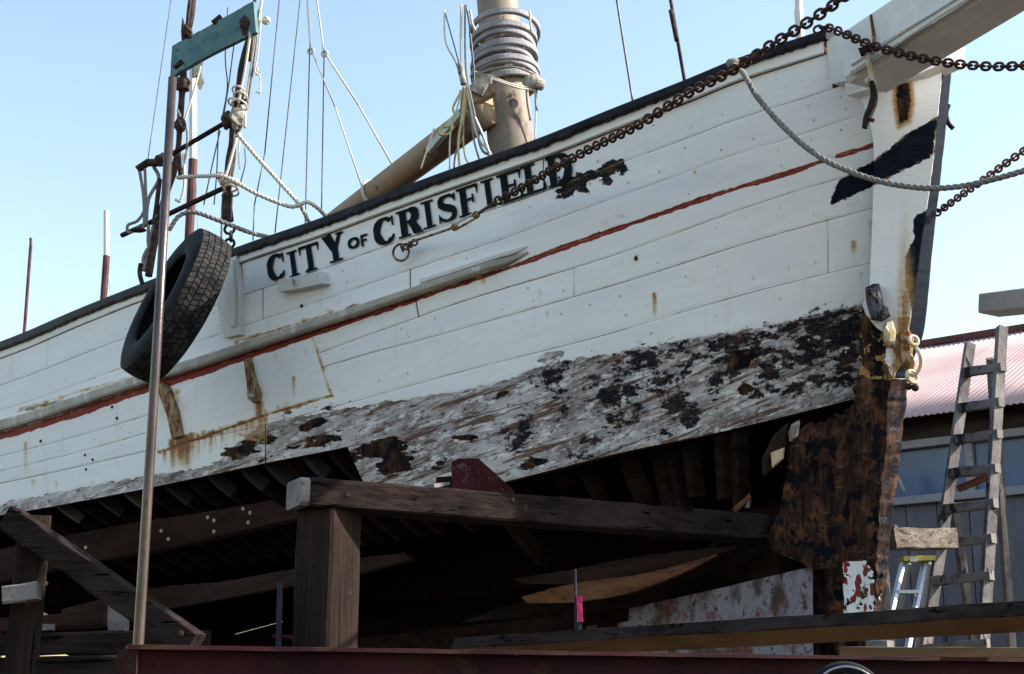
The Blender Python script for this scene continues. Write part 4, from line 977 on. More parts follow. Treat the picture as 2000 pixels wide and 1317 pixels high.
# halyard bundle left of the mast
hal = [([(868, 20), (870, 80), (890, 122), (905, 165)], .0055, 'ropewhite'), ([(868, 20), (898, 130), (905, 165)], .004, 'wire'), ([(901, 10), (901, 120), (912, 170), (930, 260), (958, 300)], .008, 'ropewhite'), ([(908, 10), (909, 120), (915, 180), (925, 270), (938, 318)], .006, 'rope'),
       ([(910, 10), (918, 60), (926, 150), (918, 180)], .005, 'wire'), ([(918, 20), (922, 45), (928, 60)], .008, 'ropewhite'), ([(905, 170), (896, 200), (880, 260), (878, 330)], .005, 'ropewhite'),
       ([(908, 172), (902, 230), (895, 280), (898, 330)], .008, 'ropeyellow'), ([(912, 172), (905, 240), (907, 300), (918, 325)], .005, 'ropeyellow'), ([(900, 180), (885, 210), (888, 225), (880, 245), (862, 250), (858, 262), (875, 262), (886, 248)], .007, 'ropeyellow'),
       ([(915, 170), (928, 230), (940, 290), (962, 305)], .008, 'rope'), ([(905, 175), (900, 215), (905, 260), (890, 300), (886, 335)], .006, 'rope'), ([(925, 225), (945, 270), (958, 308)], .009, 'steel'), ([(1034, 20), (1037, 60)], .006, 'ropewhite'), ([(848, 250), (835, 290), (822, 330)], .005, 'ropewhite')]
for pts, r, m in hal: rp('halyard', [(x, y, 7.22) for x, y in pts], r, m)
rp('halyard_block_line', [(897, 125, 7.2), (903, 150, 7.2), (906, 165, 7.2)], .02, 'seizing'); 

# ------------------------------------------------------------------ standing rigging and stays
def line(pts, r, mat, Y, name='stay', sp_=False):
    P = [at(x, y, (Y if not hasattr(Y, '__len__') else Y[i])) for i, (x, y) in enumerate(pts)]
    if not sp_ and len(P) > 2:
        vf = merge([tube([P[i], P[i+1]], r, 6) for i in range(len(P)-1)])
    else: vf = tube(spline(P, 8), r, 6)
    return mobj(name, *vf, M[mat], boat, smooth=True)
line([(336, -15), (289, 310)], .0035, 'wire', 9.5)
line([(547, -15), (517, 300), (497, 400), (494, 470)], .0045, 'wire', 8.6)
line([(588, -15), (537, 455)], .0045, 'wire', 8.6)
line([(599, -15), (606, 92)], .006, 'ropewhite', 8.8); line([(617, -15), (632, 98)], .006, 'ropewhite', 8.8)
line([(605, 92), (596, 440)], .0045, 'wire', 8.8); line([(633, 98), (628, 410)], .0045, 'wire', 8.8)
line([(607, 96), (655, 210), (712, 380)], .006, 'ropewhite', 8.8); line([(634, 103), (700, 205), (768, 325)], .006, 'ropewhite', 8.8)
for x, y in ((607, 100), (634, 105)): mobj('lazyjack_thimble', *ring(at(x, y, 8.8), .020, .007, (.2, 1, 0)), M['ropewhite'], boat)
line([(1203, -10), (1238, 212)], .006, 'wire', 6.6); line([(1308, -10), (1340, 175)], .009, 'tarrope', 6.3)
line([(1310, 20), (1322, 80)], .012, 'tarrope', 6.29)
# the two shrouds
shr = [(490, 68), (478, 110), (470, 150), (466, 200), (460, 240), (453, 290), (446, 350), (444, 400), (446, 432)]
Ysh = 7.42
def shroud(pts, r, Y):
    P = resample(spline([at(x, y, Y) for x, y in pts], 6), .03); rr = [r*(.75+.6*float(vnoise(np.array(i*.31), np.array(Y), 3))) for i in range(len(P))]
    return mobj('shroud', *tube(P, rr, 8), M['tarrope'], boat, smooth=True)
shA = shroud(shr, .026, Ysh); shA['label'] = 'right shroud wrapped in dark service and frayed rope'
shB = shroud([(378, -10), (372, 40), (366, 70), (358, 150), (352, 230), (345, 310), (318, 400), (300, 480), (290, 540)], .020, 7.75)
shroud([(372, -10), (364, 65)], .012, 7.7)
for (pts, r, m, y) in (([(512, -5), (500, 70), (482, 190), (478, 250)], .008, 'ropewhite', 7.4), ([(490, 60), (478, 140), (466, 200)], .009, 'ropewhite', 7.38), ([(505, 20), (500, 90), (492, 150), (483, 210)], .006, 'rope', 7.4),
                       ([(510, 20), (508, 60), (503, 110), (498, 140), (507, 150), (508, 180), (500, 180)], .004, 'ropewhite', 7.38), ([(498, -5), (493, 60), (488, 120)], .010, 'tarrope', 7.42), ([(459, 250), (452, 330), (436, 380), (432, 470)], .006, 'rope', 7.4),
                       ([(470, 260), (466, 300), (468, 330)], .005, 'ropewhite', 7.4), ([(462, 270), (442, 340), (430, 345)], .008, 'ropewhite', 7.38), ([(478, 290), (479, 320), (470, 355)], .004, 'wire', 7.4), ([(392, 130), (372, 200), (352, 260)], .006, 'ropewhite', 7.6),
                       ([(347, 215), (355, 235), (365, 255), (364, 300), (355, 340)], .007, 'rope', 7.5), ([(358, 300), (360, 360), (352, 392), (342, 390)], .008, 'ropewhite', 7.5), ([(445, 15), (440, 110), (444, 170), (434, 230)], .004, 'wire', 7.7), ([(458, 80), (446, 170), (436, 232)], .004, 'wire', 7.7),
                       ([(430, 255), (415, 320), (398, 400)], .004, 'wire', 7.7), ([(427, 250), (423, 340), (418, 400)], .004, 'wire', 7.7), ([(350, 300), (352, 350)], .012, 'tarrope', 7.6)):
    rp('rigging_line', [(a, b, y) for a, b in pts], r, m)
# clumps of seizing, blocks, frayed ends
for (x, y, r, sx, m) in ((462, 232, .055, (.9, .8, 1.3), 'seizing'), (445, 236, .05, (.8, .8, 1), 'tarrope'), (472, 222, .04, (.6, .7, 1.3), 'ropewhite'), (468, 198, .034, (1.3, .8, .5), 'tarrope'), (352, 245, .04, (.8, .8, 1.2), 'tarrope'), (482, 50, .05, (.9, .8, 1.3), 'tarrope'),
                         (365, 62, .04, (.8, .8, 1), 'tarrope'), (357, 165, .05, (.9, .8, .9), 'tarrope'), (447, 356, .04, (1.6, .8, .6), 'ropewhite'), (314, 312, .036, (.9, .8, 1), 'tarrope'), (520, 40, .028, (.9, .6, 1), 'ropewhite'), (501, 138, .02, (.6, .6, 1.4), 'seizing'), (430, 344, .028, (1, 1, .8), 'seizing')):
    mobj('rigging_knot', *blob(at(x, y, 7.4), r, 10, 7, sx, .22), M[m], boat)
for (x, y, R) in ((466, 178, .036), (470, 190, .04), (468, 207, .044), (448, 362, .046), (452, 372, .042), (456, 200, .03)):
    mobj('rigging_ring', *ring(at(x, y, 7.38), R, .006, (.2, .5, 1), 20, 6), M['ropewhite'], boat)
for (x, y0, y1) in ((444, 375, 428), (452, 375, 432), (436, 380, 425)): mobj('lanyard', *tube([at(x, y0, 7.38), at((x+447)/2, y1, 7.38)], .010, 7), M['tarrope'], boat)
mobj('deadeye', *blob(at(447, 430, 7.36), .02, 8, 6, (.8, .8, 1.8)), M['iron'], boat)
for (y, a) in ((448, 0), (462, 1), (476, 0)): mobj('chain_link', *ring(at(448+3*a, y, 7.3), .026, .008, (1, .1, 0) if a else (0, 1, 0), 18, 7, 1), M['iron'], boat)
# bar spreaders across the shrouds
bar1 = mobj('spreader_bar', *tube([at(300, 322, 7.72), at(440, 240, 7.42)], .014, 8), M['iron'], boat); bar1['label'] = 'upper iron bar lashed across the shrouds'
bar2 = mobj('spreader_bar', *tube([at(238, 460, 7.9), at(330, 418, 7.7), at(440, 366, 7.42)], .015, 8), M['iron'], boat); bar2['label'] = 'lower iron bar lashed across the shrouds'
mobj('spreader_bar', *tube([at(268, 332, 7.75), at(288, 318, 7.75), at(320, 318, 7.72)], .024, 8), M['tarrope'], boat)
for (pts, r) in (([(272, 330), (280, 380), (282, 430), (278, 450)], .010), ([(283, 330), (284, 400), (270, 430), (250, 440), (252, 455), (275, 440)], .009), ([(300, 325), (310, 350), (290, 390), (285, 440)], .011), ([(290, 440), (290, 480), (300, 500)], .010), ([(305, 420), (296, 460), (290, 500), (280, 530)], .012),
                 ([(312, 350), (306, 400), (300, 440)], .014), ([(320, 455), (290, 485), (280, 510), (290, 525)], .012), ([(275, 515), (273, 535), (278, 555)], .014)):
    rp('rigging_line', [(a, b, 7.75) for a, b in pts], r, 'rope' if r < .0125 else 'tarrope')
mobj('rigging_knot', *blob(at(270, 450, 7.75), .03, 10, 6, (1.6, .7, .5), .1), M['brown2'], boat)
# mooring ropes at the shroud
def toprope(name, label, pts, r, mat, laid=True, cat='rope', group=None):
    P = spline([at(*p) for p in pts], 10); vf = laid_rope(P, r, r*6.2) if laid else tube(P, r, 8)
    o = mobj(name, *vf, M[mat], None, smooth=True); tag(o, label, cat, group); return o
toprope('deck_rope', 'pale rope running down from the wrapped shroud to an eye above the rail', [(464, 262, 7.35), (500, 305, 7.35), (545, 355, 7.35), (585, 400, 7.35), (600, 428, 7.4), (608, 440, 7.5)], .012, 'ropewhite')
toprope('deck_rope', 'pale rope looping from the shroud collar and through a ring onto the rail', [(345, 347, 7.45), (400, 344, 7.4), (440, 346, 7.32), (500, 378, 7.3), (560, 402, 7.3), (582, 402, 7.3), (600, 395, 7.3), (622, 408, 7.35), (640, 428, 7.45)], .012, 'ropewhite')
toprope('deck_rope', 'dark twisted rope sagging from the tyre to the black rail', [(330, 450, 7.2), (350, 422, 7.2), (380, 415, 7.2), (430, 432, 7.2), (490, 455, 7.25), (535, 466, 7.4), (560, 475, 7.5)], .013, 'rope')
# side light board
lb = swept('side_light_board', [(336, 90, 7.7), (400, 55, 7.55), (495, 2, 7.35)], [(332, 152, 7.7), (400, 112, 7.55), (500, 62, 7.35)], .03, M['teal'], parent=None)
tag(lb, 'faded teal wooden board lashed high across the two shrouds', 'board')
for (x, y) in ((423, 40), (348, 128)): mobj('bolt_plate', *timber(at(x-8, y+5, 7.5), at(x+9, y-8, 7.5), .02, .02, n=1), M['iron'], lb)
lb.location = lb.location
rough_chunk('bracket', [(355, 35), (360, 60), (372, 62), (374, 78), (355, 90), (354, 60)], 7.72, .02, M['iron'], parent=lb)
fl_ = rough_chunk('rag', [(374, 130), (396, 118), (392, 140), (398, 160), (390, 176), (382, 150), (376, 152)], 7.7, .01, M['ropewhite'], parent=None); tag(fl_, 'ragged white and red strip of cloth hanging below the teal board', 'rag')

# ------------------------------------------------------------------ tyre
def tyre():
    c = at(343, 597, 7.05); sc_ = 7.05/FP
    # axis: towards camera-left; major axis leans right at the top
    major = V(.36, .10, .93).normalized()
    ax = V(-.84, -.50, .28); ax = (ax-major*ax.dot(major)).normalized()
    minor = ax.cross(major).normalized()
    R = .42; Wd = .20; base = empty('tyre', c-major*R, 'black car tyre hung over the side as a fender with dusty tread in the sun', 'tyre')
    seg = 72
    # carcass profile (radius, axial)
    prof = [(.60, -.40), (.62, -.46), (.70, -.52), (.82, -.53), (.92, -.47), (.965, -.40), (.975, -.36), (.985, 0), (.975, .36), (.965, .40), (.92, .47), (.82, .53), (.70, .52), (.62, .46), (.60, .40), (.64, .38), (.80, .42), (.93, .33), (.945, 0), (.93, -.33), (.80, -.42), (.64, -.38)]
    vs = []; fs = []; n = len(prof)
    for i in range(seg):
        a = 2*math.pi*i/seg; d = major*math.cos(a)+minor*math.sin(a)
        for r, x in prof: vs.append(c+d*r*R+ax*x*Wd)
    for i in range(seg):
        for k in range(n): i2 = (i+1) % seg; k2 = (k+1) % n; fs.append((i*n+k, i2*n+k, i2*n+k2, i*n+k2))
    mobj('carcass', vs, fs, M['tyre'], base, smooth=True)
    # tread blocks, five ribs joined into one part
    parts = []; nb = 84
    for rib, (x0, x1) in enumerate(((-.41, -.27), (-.245, -.10), (-.075, .075), (.10, .245), (.27, .41))):
        for i in range(nb):
            a0 = 2*math.pi*(i+.06*(rib % 2))/nb; a1 = a0+2*math.pi/nb*.84; sk = .25*2*math.pi/nb*(1 if rib % 2 else -1)
            q = []
            for rr in (.975, 1.0):
                for (a, x) in ((a0, x0), (a1, x0), (a1+sk, x1), (a0+sk, x1)):
                    drop = .02*(abs(x)/.41)**2.5; d = major*math.cos(a)+minor*math.sin(a); q.append(c+d*(rr-drop)*R+ax*x*Wd)
            parts.append((q, [(4, 5, 6, 7), (0, 1, 5, 4), (1, 2, 6, 5), (2, 3, 7, 6), (3, 0, 4, 7)]))
    o = mobj('tread', *merge(parts), M['tread'], base); o['kind'] = 'stuff'
tyre()

# ------------------------------------------------------------------ steel pole
pt, pb = at(337, 152, 3.25), at(270, 1262, 3.25); pbot = pb+(pb-pt)*1.1; pbot.z = 0
pole = mobj('steel_pole', *tube([at(337, 152, 3.25), at(305, 700, 3.25), at(270, 1262, 3.25), pbot], [.0104, .0110, .0122, .0122], 20), M['pole'], None, smooth=True)
tag(pole, 'tall slim steel pole standing in front of the hanging tyre', 'pole')

# ------------------------------------------------------------------ chains
def link_mesh(L, Wd, r, name, mat):
    # stadium ring in XY, long axis X
    path = []; a = L/2-Wd/2
    for i in range(9): t = -math.pi/2+math.pi*i/8; path.append(V(a+math.cos(t)*Wd/2, math.sin(t)*Wd/2, 0))
    for i in range(9): t = math.pi/2+math.pi*i/8; path.append(V(-a+math.cos(t)*Wd/2, math.sin(t)*Wd/2, 0))
    n = len(path); seg = 7; vs = []; fs = []
    for i, p in enumerate(path):
        tdir = (path[(i+1) % n]-path[i-1]).normalized(); nn = tdir.cross(V(0, 0, 1))
        for k in range(seg): b = 2*math.pi*k/seg; vs.append(p+nn*math.cos(b)*r+V(0, 0, 1)*math.sin(b)*r)
    for i in range(n):
        for k in range(seg): i2 = (i+1) % n; k2 = (k+1) % seg; fs.append((i*seg+k, i*seg+k2, i2*seg+k2, i2*seg+k))
    me = bpy.data.meshes.new(name); me.from_pydata([tuple(v) for v in vs], [], fs); me.materials.append(mat)
    me.polygons.foreach_set('use_smooth', [True]*len(me.polygons)); return me
def chain(label, pts, L, Wd, r, mat, roll=0.12):
    P = resample(spline([at(*p) for p in pts], 14), .003); pitch = L-2*r*1.02
    root = empty('chain', P[0], label, 'chain'); me = link_mesh(L, Wd, r, 'link', mat)
    acc = 0; k = 0; last = P[0]; j = 0
    D = [0]
    for i in range(1, len(P)): D.append(D[-1]+(P[i]-P[i-1]).length)
    D = np.array(D); s = pitch/2
    while s < D[-1]:
        i = int(np.searchsorted(D, s)); p = P[i]; t = (P[min(i+6, len(P)-1)]-P[max(i-6, 0)]).normalized()
        # face toward the viewer on even links
        view = V(p.x, p.y, p.z-CAMZ).normalized(); z = (view-t*view.dot(t)).normalized(); y = z.cross(t)
        ang = roll+(math.pi/2 if k % 2 else 0)+random.uniform(-.18, .18)
        z2 = z*math.cos(ang)+y*math.sin(ang); y2 = z2.cross(t)
        mt_ = Matrix((t, y2, z2)).transposed().to_4x4(); mt_.translation = p-root.location
        o = bpy.data.objects.new('link', me); scene.collection.objects.link(o); o.parent = root; o.matrix_local = mt_
        s += pitch; k += 1
    return root
chain('heavy rusty chain slanting up across the bow above the name', [(968, 394, 5.82), (1010, 372, 5.72), (1078, 332, 5.5), (1150, 292, 5.3), (1245, 245, 5.05), (1345, 182, 4.85), (1430, 138, 4.7), (1500, 92, 4.6), (1560, 55, 4.52), (1620, 15, 4.45), (1700, -45, 4.35)], .038, .030, .0058, M['chain'])
chain('rusty chain lying over the rail end and running right below the bowsprit', [(1592, 60, 4.86), (1612, 54, 4.84), (1640, 62, 4.80), (1700, 88, 4.72), (1760, 105, 4.68), (1830, 120, 4.63), (1900, 128, 4.58), (1965, 130, 4.52), (2050, 124, 4.45)], .033, .026, .0052, M['chain'])
chain('thin brown chain rising right from behind the stem', [(1828, 418, 5.35), (1880, 380, 5.2), (1930, 345, 5.05), (1975, 312, 4.95), (2050, 262, 4.8)], .030, .023, .0047, M['chain2'])
# turnbuckle rod and eye bolt on the hull
tb = empty('turnbuckle', H(795, 495, .02), 'rusty turnbuckle and ring joining the long chain to the hull below the name', 'turnbuckle')
A_, B_, C_ = H(830, 478, .09), at(888, 444, 5.98), at(930, 420, 5.90); D_ = at(970, 393, 5.82)
mobj('rod', *tube([A_, B_], .006, 7), M['rustystrap'], tb); mobj('frame_bar', *tube([B_+V(0, 0, .012), C_+V(0, 0, .012)], .005, 6), M['steel'], tb); mobj('frame_bar', *tube([B_-V(0, 0, .014), C_-V(0, 0, .014)], .006, 6), M['rustystrap'], tb)
mobj('nut', *blob(B_, .018, 8, 6), M['rustystrap'], tb); mobj('nut', *blob(C_, .018, 8, 6), M['rustystrap'], tb); mobj('rod', *tube([C_, D_], .007, 7), M['chain'], tb)
mobj('ring', *ring(H(798, 496, .05), .040, .006, (.3, 1, .2), 24, 7), M['rustystrap'], tb)
for k in range(4): mobj('link', *ring(H(806+k*8, 490-k*4, .07), .014, .005, (0, 1, 0) if k % 2 else (1, 0, .5), 14, 6), M['chain'], tb)
# big mooring rope across the bow
toprope('mooring_rope', 'thick twisted grey rope hanging in a curve across the bow', [(1432, 126, 4.98), (1448, 138, 4.86), (1462, 160, 4.80), (1478, 188, 4.78), (1515, 232, 4.74), (1560, 276, 4.70), (1605, 309, 4.66), (1650, 331, 4.62), (1710, 352, 4.57), (1770, 364, 4.52), (1830, 368, 4.47), (1890, 362, 4.42), (1950, 348, 4.37), (2040, 322, 4.3)], .0108, 'rope')
ft = mobj('rope_knot', *blob(at(1432, 124, 4.98), .028, 12, 8, (1, .6, .8), .05), M['rope'], None, smooth=True); tag(ft, 'round grey knot on the black rail where the thick rope starts', 'knot')

# ------------------------------------------------------------------ trestle under the boat
tr = empty('wooden_trestle', (at(645, 1200, 5.35).x, 5.35, 0), 'dark wooden trestle with a long cross beam and thick post under the bow', 'trestle')
bl, brr = at(592, 966, 4.95), at(1722, 1052, 6.06)
mobj('cross_beam', *timber(bl, brr, .17, .100, n=24, jit=.0025, bend=V(0, 0, .0)), M['creobeam'], tr)
# paler end
ep = bl-(brr-bl).normalized()*.0
dd = (brr-bl).normalized()
mobj('beam_end', *timber(bl-dd*.035, bl-dd*.0015, .168, .098, n=1, jit=.0015, cham=.12), M['greywood'], tr)
mobj('beam_end', *timber(brr+dd*.0015, brr+dd*.02, .17, .098, n=1, jit=.002), M['endgrain'], tr)
postp = at(643, 1000, 5.03)
def post(cx, cy, z0, z1, s, rot, mat, n=8, parent=None, jit=.002, s2=None):
    d = V(math.cos(rot), math.sin(rot), 0)
    vs, fs = timber(V(cx, cy, z0), V(cx, cy, z1), s, s2 or s, up=V(-d.y, d.x, 0), n=n, jit=jit); return mobj('post', vs, fs, mat, parent)
post(postp.x, postp.y, 0, bl.z-.052, .168, math.radians(-32), M['creosote'], 14, tr)
pr = at(1650, 1100, 6.02); post(pr.x, pr.y, 0, at(1650, 1080, 6.02).z-.004, .14, .2, M['creosote'], 6, tr)
# more right part: rough lit timber end right of the stem
rt = mobj('timber_block', *timber(at(1715, 1054, 6.0), at(1838, 1054, 6.42), .16, .088, n=5, jit=.003, cham=.05), M['endgrain'], None); tag(rt, 'rough sunlit timber end sticking out right of the stem', 'timber')
# red block and its wedge
rb = empty('red_wedge_block', at(905, 955, 5.62), 'dark red painted wedge block resting on the trestle beam', 'block')
def prism(poly0, Y0, poly1, Y1):
    n = len(poly0); vs = [at(x, y, Y0) for x, y in poly0]+[at(x, y, Y1) for x, y in poly1]
    fs = [tuple(range(n)), tuple(range(2*n-1, n-1, -1))]+[((i+1) % n, i, n+i, n+(i+1) % n) for i in range(n)]; return vs, fs
mobj('block', *prism([(882, 902), (895, 896), (934, 895), (936, 958), (882, 954)], 5.52, [(985, 957), (988, 954), (1000, 954), (1012, 976), (985, 976)], 5.95), M['redblock'], rb)
mobj('chock', *prism([(852, 932), (880, 930), (881, 954), (852, 951)], 5.56, [(880, 940), (905, 938), (905, 958), (880, 956)], 5.9), M['brown2'], rb)
for nm, lab, a0, a1, w_, h_, mt_n in (('shim', 'thin pale wedge driven in beside the dark red block', (838, 951, 5.14), (868, 946, 5.2), .05, .014, 'greywood'),
        ('wood_offcut', 'small offcut lying on the trestle beam right of the red block', (1090, 976, 5.36), (1150, 980, 5.42), .04, .018, 'brown2')):
    tag(mobj(nm, *timber(at(*a0), at(*a1), w_, h_, n=2, jit=.002), M[mt_n], None), lab, 'wedge' if nm == 'shim' else 'offcut')
# ------------------------------------------------------------------ cradle at the left
cr = empty('timber_cradle', (at(60, 1200, 4.9).x, 4.9, 0), 'dark timber cradle with diagonal brace at the lower left', 'cradle')
mobj('brace', *timber(at(20, 1012, 4.9), at(380, 1262, 4.75), .08, .085, n=8), M['creobeam'], cr)
post(at(52, 1200, 4.95).x, 4.95, 0, at(52, 1010, 4.95).z, .11, .3, M['creosote'], 8, cr)
mobj('sill', *timber(at(-120, 1262, 5.3), at(400, 1252, 5.15), .12, .075, n=6), M['creobeam'], cr)
mobj('sill', *timber(at(-120, 1310, 5.0), at(600, 1296, 4.9), .12, .075, n=6), M['creobeam'], cr)
mobj('sill', *timber(at(-60, 1225, 5.6), at(215, 1210, 5.5), .12, .05, n=6), M['brown2'], cr)
mobj('short_post', *timber(at(231, 1178, 5.3), at(231, 1236, 5.3), .062, .07, up=V(0, 1, 0), n=2), M['greywood'], cr)
mobj('spacer', *timber(at(10, 1163, 4.84), at(76, 1155, 4.84), .06, .058, n=2), M['greywood'], cr)
mobj('pale_batten', *timber(at(86, 1200, 5.9), at(122, 1223, 5.9), .02, .012, n=1), M['bright'], cr)  # small battens in a pale wood colour
mobj('pale_batten', *timber(at(74, 1130, 5.9), at(92, 1140, 5.9), .02, .010, n=1), M['bright'], cr)
mobj('tie_board', *timber(at(70, 1225, 5.25), at(105, 1226, 5.25), .03, .02, n=1), M['greywood'], cr)
def bolts(name, pts, r, mat, parent, sy=.5):
    for p in pts: mobj(name, *blob(at(*p), r, 8, 5, (1, sy, 1)), M[mat], parent)
bolts('bolt_head', [(612, 965, 4.84), (676, 968, 4.90), (1000, 978, 5.16)], .010, 'iron', tr)
bolts('bolt_head', [(60, 1040, 4.85), (48, 1062, 4.85), (352, 1238, 4.7)], .012, 'iron', cr)
# ------------------------------------------------------------------ red steel carriage beam in front
rbm = empty('red_steel_beam', (at(600, 1290, 3.4).x, 3.4, at(600, 1290, 3.4).z-.5), 'dark red steel beam along the bottom in front of the trestle', 'beam')
fl = at(247, 1265, 3.22); fr2 = at(2060, 1292, 3.95)
mobj('flange', *timber(fl, fr2, .10, .010, n=30, jit=.0006), M['redsteel'], rbm)
mobj('web', *timber(fl-V(-.01, 0, .085), fr2-V(0, 0, .085), .014, .158, n=20, jit=.0005), M['redsteel'], rbm)
mobj('end_plate', *timber(fl-V(-.012, .03, .006), fl-V(-.012, .03, .40), .045, .012, up=V(0, 1, 0), n=2, jit=.0005), M['redsteel'], rbm)
mobj('flange', *timber(fl-V(0, 0, .17), fr2-V(0, 0, .17), .10, .010, n=20, jit=.0006), M['redsteel'], rbm)
for x in (1440, 1512):
    p = at(x, 1292, np.interp(x, [247, 2060], [3.22, 3.95])); mobj('stiffener', *timber(p-V(0, .03, .01), p-V(0, .03, .16), .03, .02, up=V(0, 1, 0), n=1, jit=0), M['redsteel'], rbm)
for x in range(300, 1900, 95):
    Yx = np.interp(x, [247, 2060], [3.22, 3.95]); mobj('rivet', *blob(at(x, 1300, Yx-.012), .006, 7, 5, (1, .6, 1)), M['redsteel'], rbm)
# small white dashes added as painted sunlight along the beam's top edge
for x0, y0, x1, y1 in ((1000, 1278, 1012, 1279), (1255, 1281, 1275, 1281), (1535, 1284, 1550, 1284), (1613, 1285, 1632, 1285)):
    Yx = np.interp(x0, [247, 2060], [3.22, 3.95]); o = mobj('sun_dash', *timber(at(x0, y0, Yx-.052), at(x1, y1, Yx-.052), .004, .004, n=1, jit=0), M['plainwhite'], rbm)
# long planks at the lower right
M['plankbrown'] = M_mottled('tan_plank', (.13, .07, .034), (.21, .12, .06), 6, .8, sc=(.5, .5, 2), bump=.4)  # tan for a plank underside, ground bounce painted in
_v, _f = timber(at(900, 1268, 5.2), at(2080, 1200, 3.72), .085, .045, up=V(0, .75, 1), n=16, jit=.002)
lp = mobj('loose_plank', _v, _f, None, None, mats=[M['creobeam'], M['plankbrown']], fmat=[1 if (i < 16*8 and i % 8 == 0) else 0 for i in range(len(_f))]); tag(lp, 'long grey plank crossing in front of the keel at the lower right', 'plank')  # bottom face coloured tan to paint in light bounced off the ground
M['plankbrown'] = M_mottled('tan_plank', (.17, .095, .05), (.26, .15, .08), 6, .8, sc=(.5, .5, 2), bump=.4)
lp2 = mobj('loose_plank', *timber(at(1640, 1274, 4.5), at(2080, 1277, 4.35), .12, .03, n=8, jit=.001), M['plankbrown'], None); tag(lp2, 'short brown plank with sunlit top below the stepladder', 'plank')
wb = mobj('timber_block', *timber(at(1698, 1262, 4.75), at(1740, 1262, 4.70), .05, .036, n=2, jit=.001), M['greywood'], None); tag(wb, 'small pale block on the brown plank under the stem', 'block')
ps = mobj('prop_post', *timber(at(1722, 1105, 5.9), at(1725, 1330, 5.9), .055, .05, up=V(0, 1, 0), n=5), M['greywood'], None); tag(ps, 'narrow sunlit prop standing close behind the stem', 'post')
# steel rods with the pink ribbon
rd = empty('threaded_rod', at(1128, 1250, 5.05), 'slim steel rod with a pink ribbon standing before the brown bottom plank', 'rod')
mobj('rod', *tube([at(1123, 1112, 5.05), at(1126, 1252, 5.05), at(1128, 1340, 5.05)], .005, 8), M['blueframe'], rd); mobj('ribbon', *timber(at(1131, 1165, 5.04), at(1133, 1215, 5.04), .018, .012, up=V(0, 1, 0), n=3, jit=.001), M['pink'], rd)
mobj('sleeve', *timber(at(1132, 1216, 5.05), at(1133, 1250, 5.05), .016, .016, up=V(0, 1, 0), n=2, jit=.001), M['blueframe'], rd)
rd2 = mobj('jack_rod', *tube([at(547, 1138, 5.6), at(542, 1330, 5.6)], .011, 10), M['blueframe'], None); tag(rd2, 'short blue steel rod left of the trestle post', 'rod')
rd3 = mobj('red_pipe', *tube([at(533, 1243, 5.55), at(590, 1246, 5.5)], .007, 8), M['redblock'], None); tag(rd3, 'thin red pipe lying behind the trestle post', 'pipe')
# chromed wheel arch of a trailer at the bottom right
wh = empty('trailer_wheel', at(1655, 1345, 3.5), 'black wheel with bright rim arcs peeking over the bottom edge', 'wheel')
cw = at(1652, 1372, 3.5)
mobj('tyre_ring', *ring(cw, .078, .018, (.25, 1, .1), 40, 10), M['tyre'], wh); mobj('rim', *ring(cw+V(0, -.02, 0), .082, .003, (.25, 1, .1), 40, 6), M['chrome'], wh); mobj('rim', *ring(cw+V(0, -.02, 0), .064, .003, (.25, 1, .1), 40, 6), M['chrome'], wh)

